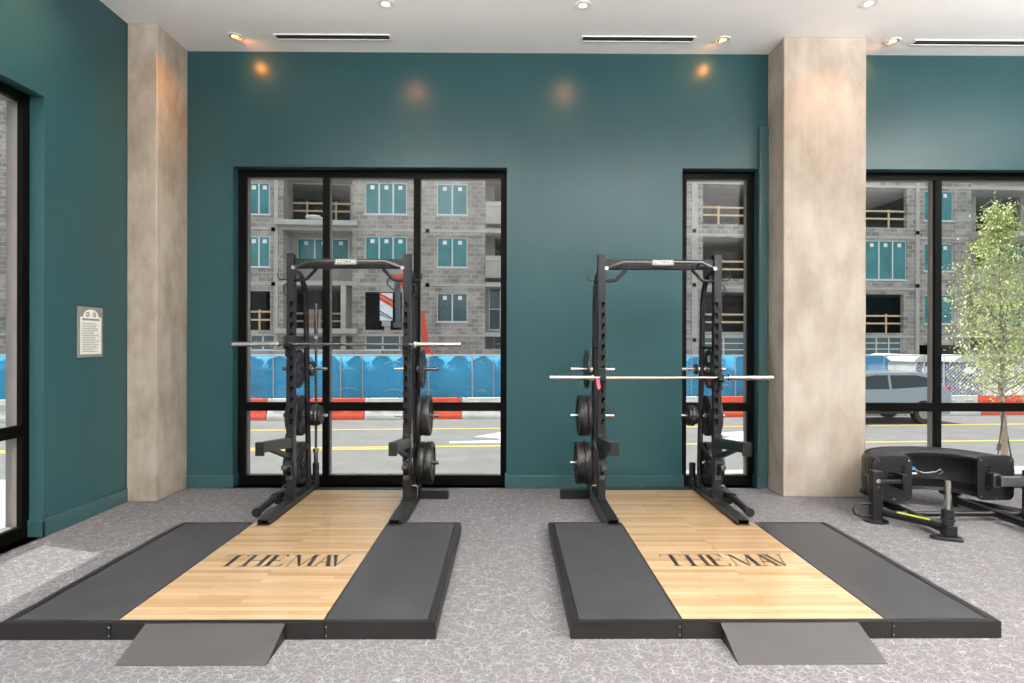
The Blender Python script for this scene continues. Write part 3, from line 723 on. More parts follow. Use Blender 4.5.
for s in (-1, 1):
    c = s*(ri_+ro)/2
    b = MB(); b.prism(rrect(c-.185, zc-.222, c+.185, zc+.228, .06), 'y', -.03, .0); ep = b.build('end_plate', M['black'], e, bevel=.004)
    b = MB()
    for dx in (-.15, .15):
        for dz in (-.18, .18): b.cyl((c+dx, -.034, zc+dz), (c+dx, -.028, zc+dz), .008, 10)
    b.cyl((c, -.034, zc-.205), (c, -.028, zc-.205), .007, 10); build_split(b, 'bolt', M['steel'], ep)
    for body, sz, dx, rot in (('180', .1, (-.03 if s < 0 else .02), -PI/2), ('TIREFLIP', .07, (.085 if s < 0 else -.09), -PI/2)):
        me = text_mesh(body, sz); me.materials.clear(); me.materials.append(M['rackin'])
        to = bpy.data.objects.new('plate_lettering', me); C.objects.link(to); to.parent = ep; to.location = (c+dx, -.0315, zc+.0); to.rotation_euler = (PI/2, rot*-1, 0)
    # pivot post with base disc and arm
    px_ = s*.765; py_ = -.14
    b = MB(); b.box((px_-.05, py_-.04, .02), (px_+.05, py_+.04, .5)); po = b.build('pivot_post', M['black'], e, bevel=.006)
    b = MB(); b.lathe([(0, 0), (.115, 0), (.115, .012), (.09, .022), (0, .022)], (px_, py_, 0), 'z', 32, close=False); b.build('base_disc', M['black'], po)
    b = MB(); b.cyl((px_, py_-.055, .405), (px_, py_-.04, .405), .026, 18); b.cyl((px_, py_-.05, .345), (px_, py_-.04, .345), .012, 12); b.build('pivot_bolt', M['steel'], po)
    b = MB()
    if s < 0: b.box((px_+.055, py_-.02, .37), (c+.03, py_+.02, .41)); b.box((c-.0, py_-.03, .31), (c+.05, py_+.11, .46))
    else: b.box((c-.06, py_-.03, .345), (px_+.22, py_+.03, .445)); b.box((c-.09, py_+.02, .33), (c-.01, py_+.11, .46))
    b.build('lever_arm', M['black' if s < 0 else 'dsteel'], e, bevel=.005)
    # hose-like floor loop
    b = MB(); b.tube([(px_+s*.05, py_, .175), (px_+s*.16, py_, .175), (px_+s*.205, py_, .155), (px_+s*.225, py_, .115), (px_+s*.205, py_, .075), (px_+s*.16, py_, .055), (px_+s*.05, py_, .055)], .012, 10); b.build('grab_loop', M['black'], e)
    # long floor rail
    xr = s*.43
    b = MB(); b.tube([(xr, .42, .075), (xr, -.72, .075)], .032, 4, square=True); b.build('floor_rail', M['black'], e, bevel=.004)
    b = MB(); b.tube([(px_-s*.05, py_, .09), (xr, -.66, .1)], .034, 10); lv = b.build('lever_tube', M['black'], e)
    if s < 0:
        d = Vector((xr-(px_+.05), -.66-py_, .01)); p0 = Vector((px_+.05, py_, .09)); nrm = Vector((d.y, -d.x, 0)).normalized()
        b = MB(); q0 = p0+d*.28+Vector((-.008, 0, .034)); q1 = p0+d*.78+Vector((-.008, 0, .034)); b.tube([q0, q1], .009, 8); b.build('yellow_strip', M['lime'], lv)
    b = MB(); b.tube([(xr, .38, .08), (px_, py_+.05, .08)], .026, 8); b.build('rear_brace', M['black'], e)
    b = MB(); b.cyl((xr, -.67, .13), (xr, -.67, .265), .05, 24); b.cyl((xr, -.67, .165), (xr, -.67, .175), .062, 24); b.cyl((xr, -.67, .20), (xr, -.67, .207), .058, 24); pg = b.build('weight_stop', M['black'], e)
    b = MB(); b.cyl((xr, -.67, .25), (xr, -.67, .52), .0245, 20); b.build('weight_peg', M['steel'], e)
    b = MB(); b.prism([(xr-.16, -.66), (xr-.14, -.72), (xr+.05, -.80), (xr+.09, -.72), (xr+.05, -.62)], 'z', .0, .03); b.prism([(xr-.04, -.62), (xr-.04, -.72), (xr+.05, -.73), (xr+.05, -.62)], 'z', .03, .12); b.build('front_foot', M['black'], e, bevel=.005)
    b = MB(); b.cyl((xr, .42, .0), (xr, .42, .23), .03, 16); b.cyl((xr, .42, .13), (xr, .42, .16), .055, 16); b.box((xr-.12, .40, .14), (xr, .44, .18)); b.cyl((xr-.12, .38, .16), (xr-.12, .46, .16), .035, 14); b.build('rear_stop', M['black'], e)
b = MB(); b.tube([(-.765, -.14+.0, .075), (.765, -.14, .075)], .028, 12); b.build('cross_tube', M['black'], e)
b = MB(); b.tube([(-.40, .05, .43), (-.24, .05, .43)], .013, 10); b.tube([(-.24, .05, .43), (-.05, .28, .41)], .005, 8); b.build('pull_pin', M['steel'], e)
b = MB(); b.cyl((-.08, .42, .42), (-.08, .45, .42), .05, 20); b.cyl((-.08, .38, .42), (-.08, .42, .42), .03, 16); kn = b.build('adjuster_knob', M['dsteel'], e)
b = MB(); b.box((-.09, .376, .40), (-.03, .38, .43)); b.build('blue_label', M['blue'], kn)
b = MB(); b.tube([(-.08, .40, .42), (.05, .36, .37), (.16, .33, .39), (.2, .32, .42), (.22, .31, .39), (.18, .31, .37)], .007, 8); b.build('hook', M['dsteel'], e)

# ------------------------------------------------------------------ outside: ground
SZ = -.70
def street_obj(name, mb, mat, parent=None, loc=None):
    o = mb.build(name, mat, parent)
    if parent is None: o.rotation_euler = (0, 0, TH)
    return o
b = MB(); b.box((-60, 10.9, SZ-.3), (60, 60, SZ)); st_ = struct(street_obj('street', b, M['asphalt'])); st_['label'] = 'grey asphalt street outside the windows'
def mark(name, poly, mat='yellow'):
    b = MB(); b.prism(poly, 'z', SZ, SZ+.006); b.build(name, M[mat], st_)
for v, w in ((17.55, .12), (14.6, .12)): mark('lane_line', [(-60, v-w/2), (60, v-w/2), (60, v+w/2), (-60, v+w/2)])
mark('lane_line', [(-60, 14.42), (-.9, 14.42), (-.9, 14.30), (-60, 14.30)])
def uv(px, py):
    p = onZ(px, py, SZ); return (p.x*ct+p.y*st, -p.x*st+p.y*ct)
mark('turn_arrow', [uv(*p) for p in ((449.5, 441.7), (499, 440.6), (500, 438.6), (490, 437.5), (474, 437), (486, 435), (500, 432.5), (520, 431), (528, 436), (528, 441.5), (500, 443), (449.5, 443.2))], 'wline')
mark('turn_arrow', [uv(*p) for p in ((716, 434), (726, 432.5), (748, 431.5), (752, 436), (750, 441), (736, 441.5), (722, 439), (734, 437))], 'wline')
b = MB(); b.box((-60, 7.75, SZ-.3), (60, 10.9, SZ+.15)); sw = struct(street_obj('sidewalk', b, M['walk'])); sw['label'] = 'pale concrete sidewalk just outside the windows'
b = MB(); b.box((-60, -20, SZ-.35), (XL-.6, 8, SZ+.148)); sw = struct(b.build('sidewalk', M['walk'])); sw['label'] = 'pale paving outside the left window'

# traffic barriers: water-filled plastic, orange and white ------------------
def barrier(u0, u1, v, mat, label):
    L_ = u1-u0-.03
    e = thing('traffic_barrier', label, 'barrier', out((u0+u1)/2, v, SZ), TH, 'plastic traffic barriers along the street')
    b = MB(); pr = [(-.22, 0), (-.22, .14), (-.12, .28), (-.075, .66), (.075, .66), (.12, .28), (.22, .14), (.22, 0)]
    b.prism(pr, 'x', -L_/2, L_/2)
    n = max(1, int(L_/.55))
    for i in range(n):
        x = -L_/2+L_*(i+.5)/n; b.box((x-.13, -.225, .02), (x+.13, -.2, .1)); b.box((x-.16, -.135, .36), (x+.16, -.105, .54))
    b.build('barrier_body', M[mat], e, bevel=.01)
    b = MB(); b.cyl((-L_/2+.1, 0, .65), (-L_/2+.1, 0, .685), .04, 12); b.cyl((L_/2-.1, 0, .65), (L_/2-.1, 0, .685), .04, 12); build_split(b, 'filler_cap', M['cartrim'], e)
def bu(px): return onV(px, 410, 19.75)[0]
bl = [(bu(205), bu(266), 'orange', 'orange plastic barrier at the left edge of the wide window'),
      (bu(266), bu(306), 'wplastic', 'first white plastic barrier from the left in the wide window'),
      (bu(306), bu(364), 'orange', 'orange plastic barrier behind the middle mullion of the wide window'),
      (bu(364), bu(403), 'wplastic', 'white plastic barrier between two orange ones in the wide window'),
      (bu(403), bu(462), 'orange', 'orange plastic barrier seen behind the right post of the left rack'),
      (bu(462), bu(508), 'wplastic', 'rightmost white plastic barrier in the wide window'),
      (bu(508), bu(600), 'orange', 'orange plastic barrier hidden behind the teal wall'),
      (bu(660), bu(703), 'wplastic', 'white plastic barrier seen at the left of the narrow window'),
      (bu(703), bu(762), 'orange', 'orange plastic barrier seen in the narrow window'),
      (bu(855), bu(905), 'wplastic', 'white plastic barrier behind the passing car'),
      (bu(905), bu(981), 'wplastic', 'pale plastic barrier right of the passing car'),
      (bu(981), bu(1045), 'orange', 'orange plastic barrier behind the street tree'),
      (bu(-70), bu(10), 'wplastic', 'white plastic barrier seen through the left side window'),
      (bu(-150), bu(-70), 'orange', 'orange plastic barrier far left through the side window')]
for a in bl: barrier(a[0], a[1], 19.95, a[2], a[3])

# construction fence ------------------------------------------------------
FV = 20.75
def fence(u0, u1, label, screen, step=2.35, chain=True):
    e = thing('construction_fence', label, 'fence', out(u0, FV, SZ), TH); L_ = u1-u0; h = 2.0
    n = max(1, round(L_/step)); d = L_/n
    for i in range(n+1):
        x = i*d; b = MB(); b.cyl((x, 0, 0), (x, 0, h+.03), .024, 8); b.build('post', M['galv'], e)
        if i < n: b = MB(); b.cyl((x+d*.33, .0, .1), (x+d*.33, 0, h), .016, 8); b.build('post', M['galv'], e)
    b = MB(); b.cyl((0, 0, h), (L_, 0, h), .02, 8); b.cyl((0, 0, .12), (L_, 0, .12), .02, 8); b.build('rail', M['galv'], e)
    b = MB(); k = 0; g = .14; w = .004
    x = -h
    while x < L_:
        for sg in (0, 1):
            xa, xb = (x, x+h) if sg == 0 else (x+h, x)
            za, zb = 0.1, h
            # clip to panel
            def cl(x0, z0, x1, z1):
                pts = [(x0, z0), (x1, z1)]
                if x0 > x1: pts = pts[::-1]
                (p, q), (r, s) = pts
                if r <= 0 or p >= L_: return None
                if p < 0: q = q+(s-q)*(0-p)/(r-p); p = 0
                if r > L_: s = q+(s-q)*(L_-p)/(r-p); r = L_
                return p, q, r, s
            c = cl(xa, za, xb, zb)
            if c:
                p, q, r, s = c; b.add([(p-w, -.012-sg*.004, q), (p+w, -.012-sg*.004, q), (r+w, -.012-sg*.004, s), (r-w, -.012-sg*.004, s), (p, -.02-sg*.004, q), (r, -.02-sg*.004, s)], [(0, 1, 2, 3), (0, 4, 5, 3), (1, 2, 5, 4)])
        x += g
    if chain: b.build('chain_link', M['galv'], e)
    if screen:
        nx = int(L_/.12); vs = []; fs = []; rr = random.Random(int(u0*10)); zs = [.14, .7, 1.3, 1.97]
        for i in range(nx+1):
            for z in zs: vs.append((L_*i/nx, .03+.012*math.sin(i*.9)+rr.uniform(-.006, .006), z))
        k = len(zs)
        for i in range(nx):
            for j in range(k-1): fs.append((i*k+j, (i+1)*k+j, (i+1)*k+j+1, i*k+j+1))
        b = MB(); b.add(vs, fs, 0, True); o = b.build('wind_screen', M['screen'], e)
        sm = o.modifiers.new('thick', 'SOLIDIFY'); sm.thickness = .004
        b = MB(); rr = random.Random(int(u0*7))
        # pale leaping-fish shapes and streaks printed on the screen
        x = .8
        while x < L_-2:
            for zz in (rr.uniform(.5, .9), rr.uniform(1.2, 1.7)):
                ln = rr.uniform(.3, .9); p = []
                for i in range(9): q = i/8; p.append((x+ln*q, zz+.14*math.sin(PI*q)))
                for i in range(8, -1, -1): q = i/8; p.append((x+ln*q, zz+.14*math.sin(PI*q)-.05*math.sin(PI*q)-.004))
                b.prism(p, 'y', .005, .008)
            x += rr.uniform(1.2, 2.0)
        b.build('screen_print', M['print'], e)
def fu(px): return onV(px, 380, FV)[0]
fence(fu(205), fu(600), 'chain link fence with blue wind screen seen through the wide window', True)
fence(fu(600)+.1, fu(800), 'chain link fence with blue wind screen seen through the narrow window', True)
fence(fu(800)+.1, fu(1100), 'bare chain link fence in front of the portable toilets', False)
fence(fu(-120), fu(205)-.1, 'chain link fence with blue wind screen seen through the left side window', True)

# portable toilets --------------------------------------------------------
def toilet(u, v, w, mat, roofmat, label, style):
    e = thing('portable_toilet', label, 'portable toilet', out(u, v, SZ), TH+(math.radians(16) if style == 2 else 0), 'portable toilets behind the fence')
    b = MB(); b.box((-w/2, -w/2, .08), (w/2, w/2, 1.72)); b.box((-w/2-.03, -w/2-.03, 0), (w/2+.03, w/2+.03, .08)); b.build('cabin', M['wplastic' if style == 2 else mat], e, bevel=.03)
    b = MB(); b.prism([((w/2+.04)*-math.cos(PI*i/12), 1.72+.27*math.sin(PI*i/12)) for i in range(13)], 'y', -w/2-.04, w/2+.04); b.build('roof', M[roofmat], e, bevel=.01)
    b = MB(); b.prism(rrect(-w*.4, .12, w*.4, 1.82, .3), 'y', -w/2-.03, -w/2-.0); dr = b.build('door', M['navy' if style else mat], e)
    if style:
        b = MB(); pts = [(.24*math.cos(2*PI*i/16), 1.42+.13*math.sin(2*PI*i/16)) for i in range(16)]; b.prism(pts, 'y', -w/2-.036, -w/2-.03); b.build('oval_label', M['sticker'], dr)
def tu(px, v): return onV(px, 380, v)[0]
toilet(tu(864, 22.6), 22.6, 1.15, 'cyanp', 'cyanp', 'bright blue portable toilet behind the fence, next to the wide column', 0)
toilet(tu(886, 25.3), 25.3, 1.0, 'navy', 'wplastic', 'navy portable toilet set back beside the bright blue one', 0)
toilet(tu(911, 22.9), 22.9, 1.15, 'navy', 'wplastic', 'portable toilet with a white side and navy door, above the passing car', 2)
toilet(tu(957, 22.6), 22.6, 1.15, 'navy', 'wplastic', 'navy portable toilet with white oval label right of the window mullion', 1)

# car ------------------------------------------------------------------------
def car():
    u1 = onV(933, 400, 18.6)[0]
    Lc = 4.6
    e = thing('car', 'grey-blue SUV passing on the street beside the wide column', 'car', out(u1-2.35, 18.6, SZ), TH)
    x0 = -2.3
    body = [(-2.28, .35), (-2.25, .78), (-2.05, .92), (-1.35, 1.02), (-.65, 1.46), (-.2, 1.56), (1.2, 1.57), (1.75, 1.48), (2.12, 1.08), (2.25, .95), (2.28, .45), (2.2, .3)]
    def arc(cx): return [(cx+.38*math.cos(a), .33+.38*math.sin(a)) for a in [PI*i/10 for i in range(11)]]
    lower = arc(1.4)+arc(-1.35)
    poly = body+[(2.0, .28)]+[(x, max(z, .28)) for x, z in lower]+[(-2.1, .28)]
    b = MB(); n = len(poly)
    rows = []
    for (y, sx, zz) in ((-.9, .985, 0), (-.84, 1, 0), (.84, 1, 0), (.9, .985, 0)):
        rows.append([(x*sx, y*(1-.14*max(0, (z-.95)/.6)), z) for x, z in poly])
    vs = [p for r in rows for p in r]
    fs = [tuple(range(n)), tuple(range(4*n-1, 3*n-1, -1))]+[(i*n+k, i*n+(k+1) % n, (i+1)*n+(k+1) % n, (i+1)*n+k) for i in range(3) for k in range(n)]
    b.add(vs, fs); bo = b.build('body', M['carpaint'], e, bevel=.02)
    for sd in (-1, 1):
        yb = lambda z: sd*(.905*(1-.14*max(0, (z-.95)/.6)))
        for nm, q in (('front_side_window', [(-1.12, 1.04), (-.58, 1.4), (-.12, 1.47), (.28, 1.47), (.28, 1.06)]), ('rear_side_window', [(.36, 1.06), (.36, 1.47), (1.15, 1.47), (1.62, 1.38), (1.72, 1.14)])):
            b = MB(); k = len(q); vs = [(x, yb(z), z) for x, z in q]+[(x, yb(z)*.97, z) for x, z in q]
            b.add(vs, [tuple(range(k)), tuple(range(2*k-1, k-1, -1))]+[(i, (i+1) % k, (i+1) % k+k, i+k) for i in range(k)]); b.build(nm, M['carglass'], e)
        b = MB(); b.cbox((-.95, sd*1.0, 1.08), (.2, .16, .13)); b.build('side_mirror', M['carpaint'], e, bevel=.03)
        b = MB(); b.box((-.95, sd*.9, .32), (.95, sd*.915, .42)); b.build('sill_trim', M['cartrim'], e)
        for x in (-1.35, 1.4):
            b = MB(); b.lathe([(.2, -.11), (.33, -.11), (.345, -.08), (.345, .08), (.33, .11), (.2, .11)], (x, sd*.78, .345), 'y', 28); wl = b.build('wheel', M['cartrim'], e)
            b = MB(); b.cyl((x, sd*.78, .345), (x, sd*.88, .345), .19, 24); b.build('rim', M['wheel'], wl)
    b = MB(); b.add([(-1.38, -.72, 1.05), (-1.38, .72, 1.05), (-.72, .66, 1.46), (-.72, -.66, 1.46), (-1.34, -.72, 1.02), (-1.34, .72, 1.02), (-.68, .66, 1.43), (-.68, -.66, 1.43)], [(0, 1, 2, 3), (4, 7, 6, 5), (0, 4, 5, 1), (3, 2, 6, 7), (0, 3, 7, 4), (1, 5, 6, 2)]); b.build('windscreen', M['carglass'], e)
    b = MB(); b.box((2.2, -.8, .95), (2.27, -.55, 1.12)); b.box((2.2, .55, .95), (2.27, .8, 1.12)); build_split(b, 'tail_lamp', M['red'], e)
    b = MB(); b.box((-2.27, -.8, .68), (-2.2, -.5, .8)); b.box((-2.27, .5, .68), (-2.2, .8, .8)); build_split(b, 'headlamp', M['sticker'], e)
car()

# tree -------------------------------------------------------------------------
def tree():
    p = onY(1003, 410, 10.4); bx, by = p.x, 10.4
    gz = SZ+.15
    e = thing('street_tree', 'slender light green street tree staked on the sidewalk outside the right window', 'tree', (bx, by, gz))
    rr = random.Random(5); Ht = onY(1003, 205, 10.4).z-gz
    b = MB(); tr = [(0, 0, 0), (.03, 0, .8), (-.03, .02, 1.6), (.02, 0, 2.4), (-.06, .0, 3.3), (-.1, 0, Ht*.95)]
    b.tube(tr, [.055, .045, .038, .028, .016, .006], 10); b.build('trunk', M['bark'], e)
    br = MB(); lf = MB(); cl = []
    for i in range(54):
        h = 1.35+(Ht-1.45)*i/54; t = (h-1.35)/(Ht-1.35)
        a = i*2.4; R = (.12+.98*(1-t)**.8*min(1, .5+t*2.5))*rr.uniform(.6, 1.0)
        base = Vector((-.1*t, 0, h)); tip = base+Vector((math.cos(a)*R, math.sin(a)*R, R*.65))
        midp = (base+tip)/2+Vector((0, 0, -.03)); br.tube([base, midp, tip], [.012, .008, .003], 5)
        for k in range(9):
            q = base.lerp(tip, .25+.75*k/8); cl.append((q, .06+.09*(1-t)))
    for k in range(12): cl.append((Vector((-.1+rr.uniform(-.05, .05), 0, Ht-.5+k*.045)), .08))
    br.build('branches', M['bark'], e)
    for q, r in cl:
        for _ in range(20):
            c = q+Vector((rr.gauss(0, r), rr.gauss(0, r), rr.gauss(0, r*.9))); s = rr.uniform(.014, .028)
            n = Vector((rr.uniform(-1, 1), rr.uniform(-1, 1), rr.uniform(-.6, 1))).normalized(); a1 = n.orthogonal().normalized(); a2 = n.cross(a1)
            lf.add([c-a1*s*1.3, c-a2*s*.55, c+a1*s*1.3, c+a2*s*.55], [(0, 1, 2, 3)])
    lf.build('foliage', M['leaf'], e)
    b = MB(); b.tube([(-.02, -.05, 1.25), (-.55, -.5, .02)], .012, 6); b.tube([(.02, .05, 1.25), (.6, .5, .02)], .012, 6); b.cyl((-.02, 0, 1.2), (-.02, 0, 1.28), .06, 12); build_split(b, 'guy_strap', M['cartrim'], e)
    b = MB(); b.cyl((-.30, -.28, .55), (-.27, -.26, .64), .03, 8); b.build('ratchet', M['cartrim'], e)
tree()

# ------------------------------------------------------------------ building across the street
BV = 35.1
def bld():
    o = out(0, BV, SZ)
    e = thing('apartment_building', 'unfinished grey concrete block apartment building across the street', 'building', o, TH)
    def P(px, py, dv=0): u, z = onV(px, py, BV+dv); return u, z-SZ
    U0, U1, ZT = -46, 46, 15.5
    holes = []; wins = []
    def rect(a, dv=0):
        u0, z1 = P(a[0], a[1], dv); u1, z0 = P(a[2], a[3], dv); return (u0, z0, u1, z1)
    rowsL = ((182, 214.5), (236, 267), (291.5, 321.5))
    def win(px0, py0, px1, py1, nx, glass='tealfilm', ny=1, stick=True, dv=0, hl=None):
        r = rect((px0, py0, px1, py1), dv); (holes if hl is None else hl).append(r); wins.append((r, nx, ny, glass, stick, dv))
    def opening(px0, py0, px1, py1, dv=0, hl=None):
        r = rect((px0, py0, px1, py1), dv); (holes if hl is None else hl).append(r); return r
    rails = []
    # column 1
    for a, c in rowsL[:2]: win(247.5, a, 269.5, c, 2)
    rails.append((opening(246, 291, 270, 330), .55, 1))
    bayL = opening(283.5, 150, 352, 349); bh = []
    rails.append((opening(292, 184, 350, 221, 1.7, bh), .85, 1)); win(297, 238, 349, 262, 3, dv=1.7, hl=bh, glass='tealfilm'); rails.append((opening(295, 284, 343, 331, 1.7, bh), .7, 1))
    for a, c in rowsL[:2]: win(365, a, 407, c, 3)
    opening(365, 292, 402, 330)
    win(365, 335, 400, 350, 2, 'darkglass', stick=False)
    for i, (a, c) in enumerate(rowsL): win(437, a+1.5, 467.5, c+.5, 2, 'tealfilm' if i < 2 else 'darkglass')
    bayM = opening(485.5, 150, 528, 349); bm_ = []
    opening(495, 184, 504, 202, 1.7, bm_); opening(495, 238, 503, 258, 1.7, bm_)
    win(489, 288, 512, 330, 2, 'darkglass', 2, False, 1.7, bm_); win(494, 336, 515, 352, 2, 'darkglass', 2, False, 1.7, bm_)
    # hidden middle
    for x in (545, 600): 
        for a, c in ((186, 217), (238.5, 269), (292.5, 322)): win(x, a, x+32, c, 2)
    # narrow window view
    ops = [opening(703, 184, 772, 225), opening(703, 237, 772, 279), opening(703, 292, 772, 332)]
    for r in ops: rails.append((r, .6, 1))
    win(703, 337, 745, 356, 2, 'darkglass', 3, False); win(250, 334, 275, 350, 2, 'darkglass', 2, False)
    for i, (a, c) in enumerate(((188, 218), (240, 270), (294, 323))): win(790, a, 822, c, 2)
    # right view
    r = opening(845, 187, 907, 228); rails.append((r, .75, 1)); win(852, 240, 907, 280, 4); r = opening(845, 294, 903.5, 333); rails.append((r, .6, 1)); win(852, 337, 902, 355, 4, 'darkglass', 3, False)
    for a, c in ((190.5, 221), (243, 271.5), (294.5, 324)): win(924.5, a, 953.5, c, 2)
    opening(918, 345, 968, 358)
    bayR = opening(971.5, 150, 1080, 349); br_ = []
    rails.append((opening(976, 195, 1020, 234, 1.7, br_), .8, 1)); opening(976, 246, 988, 266, 1.7, br_); win(1008, 244, 1030, 266, 2, dv=1.7, hl=br_); win(990, 298, 1030, 328, 2, dv=1.7, hl=br_)
    # far left (seen through the side window)
    for x in (-170, -110, -50, 10, 70, 130, 190):
        for a, c in ((180, 213), (234, 266), (290, 321)): win(x, a, x+26, c, 2)
    b = MB(); wall_holes(b, U0, U1, 0, ZT, holes, lambda u, z, s: (u, .28*s, z)); b.build('block_wall', M['block'], e)
    # recessed bay walls with cheeks
    for bay, hl in ((bayL, bh), (bayM, bm_), (bayR, br_)):
        b = MB(); u0, z0, u1, z1 = bay; wall_holes(b, u0-.25, u1+.25, 0, ZT, hl, lambda u, z, s: (u, 1.7+.25*s, z)); b.box((u0-.25, .28, 0), (u0, 1.7, ZT)); b.box((u1, .28, 0), (u1+.25, 1.7, ZT))
        b.build('bay_wall', M['conc2'], e)
    # floor slabs, interior dark wall
    for py in (175, 229, 283.5, 334):
        z = P(400, py)[1]
        b = MB(); b.box((U0, .03, z-.12), (U1, 6, z+.12)); b.box((U0, -.025, z-.13), (U1, .03, z+.0)); b.build('floor_slab', M['slab'], e)
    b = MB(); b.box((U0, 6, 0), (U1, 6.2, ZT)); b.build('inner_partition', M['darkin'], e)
    b = MB(); b.box((U0, .28, ZT), (U1, 6, ZT+.2)); b.build('roof_slab', M['slab'], e)
    # balcony slabs
    for bay, ys, pr, ex in ((bayL, (223, 331), .55, .35), (bayM, (204.5, 258.5), .15, 0), (bayR, (236, 286), .9, .2)):
        for y in ys:
            z = P((250 if bay is bayL else 495 if bay is bayM else 990), y)[1]
            b = MB(); b.box((bay[0]-ex, -pr, z-.14), (bay[2]+ex, 1.7, z+.14)); b.build('balcony_slab', M['slab'], e, bevel=.02)
    for (bay, ya, yb) in ((bayM, 204, 224), (bayM, 258, 278), (bayR, 265, 300)):
        u0, z1 = P(500, ya); _, z0 = P(500, yb)
        b = MB(); b.box((bay[0]+.002, -.1, z0), (bay[2]-.002, .05, z1)); b.build('balcony_parapet', M['conc2'], e)
    # slender columns at the bay and ground floor pilasters
    for px in (343.5, 429):
        u, _ = P(px, 300); zt = P(px, 283)[1]
        if px < 400: b = MB(); b.box((u-.14, -.1, 0), (u+.14, .2, zt)); b.build('post', M['slab'], e)
    for px, w in ((276, .22), (917, .22), (694.5, .35)):
        u, _ = P(px, 300); b = MB(); b.box((u-w/2, -.06, 0), (u+w/2, .02, ZT)); b.build('pilaster', M['slab'], e)
    # vents
    for px, py in ((273.5, 229.5), (273.5, 284), (427.5, 231), (427.5, 285), (917, 233), (917, 286), (694, 231), (694, 340), (694, 285)):
        u, z = P(px, py); b = MB(); b.box((u-.12, -.07, z-.12), (u+.12, .0, z+.12)); b.box((u-.08, -.075, z-.08), (u+.08, -.07, z+.08), 1); b.build('wall_vent', [M['darkin'], M['rackin']], e)
    # windows
    for (r, nx, ny, glass, stick, dv) in wins:
        u0, z0, u1, z1 = r; y = .1+dv; f = .055
        b = MB(); b.box((u0, y-.04, z0), (u0+f, y+.04, z1)); b.box((u1-f, y-.04, z0), (u1, y+.04, z1)); b.box((u0+f, y-.04, z0), (u1-f, y+.04, z0+f)); b.box((u0+f, y-.04, z1-f), (u1-f, y+.04, z1))
        for i in range(1, nx): x = u0+(u1-u0)*i/nx; b.box((x-.04, y-.035, z0+f), (x+.04, y+.035, z1-f))
        for i in range(1, ny): z = z0+(z1-z0)*i/ny; b.box((u0+f, y-.03, z-.03), (u1-f, y+.03, z+.03))
        b.box((u0-.06, dv-.05, z0-.06), (u1+.06, dv+.1, z0+.005))
        wo = b.build('window', M['alu'], e)
        b = MB(); b.box((u0+f, y, z0+f), (u1-f, y+.02, z1-f)); b.build('pane', M[glass], wo)
        if stick:
            b = MB()
            for i in range(nx):
                x = u0+(u1-u0)*(i+.5)/nx; b.box((x-.1, y-.008, z1-f-.32), (x+.12, y, z1-f-.1))
            build_split(b, 'sticker', M['sticker'], wo)
    # timber guard rails in openings
    for (r, hgt, k) in rails:
        u0, z0, u1, z1 = r; y = .22 if r not in bh+br_ else 1.82
        b = MB()
        for h in (.42, .42+.45): b.box((u0, y-.02, z0+.15+h-.05), (u1, y+.02, z0+.15+h+.05))
        n = max(1, round((u1-u0)/2.2))
        for i in range(n): x = u0+(u1-u0)*(i+.5)/n; b.box((x-.05, y+.02, z0), (x+.05, y+.06, z0+1.15))
        b.build('guard_rail', M['lumber'], e)
    # sack left on the balcony
    u, z = P(315, 218); b = MB()
    rr = random.Random(2)
    for i in range(5): b.lathe([(0, -.12), (.2, -.08), (.28, 0), (.2, .09), (0, .12)], (u+rr.uniform(-.3, .3), -.1+rr.uniform(-.1, .1), z+rr.uniform(-.08, .08)), 'z', 10, close=False)
    build_split(b, 'sack', M['cloth'], e)
    # plywood sheets inside the ground openings
    u, z = P(303, 327); b = MB(); b.box((u-.5, 2.2, z-.3), (u+.5, 2.28, z+1.1)); b.box((u-.45, 2.18, z-.3), (u-.38, 2.2, z+1.1)); b.build('plywood_sheet', M['lumber'], e)
bld()

# low concrete formwork wall behind the fence
u0, z1 = onV(243, 350.5, 24); u1, _ = onV(381, 350, 24)
b = MB(); b.box((u0, 24, SZ), (u1, 24.35, z1-.25)); 
for i in range(5):
    a = u0+(u1-u0)*i/5; b.box((a+.02, 23.96, z1-.26+.03*(i % 2)), (a+(u1-u0)/5-.02, 24.39, z1))
o = street_obj('concrete_wall', b, M['conc2']); tag(o, 'low pale concrete wall showing above the blue screened fence', 'wall')

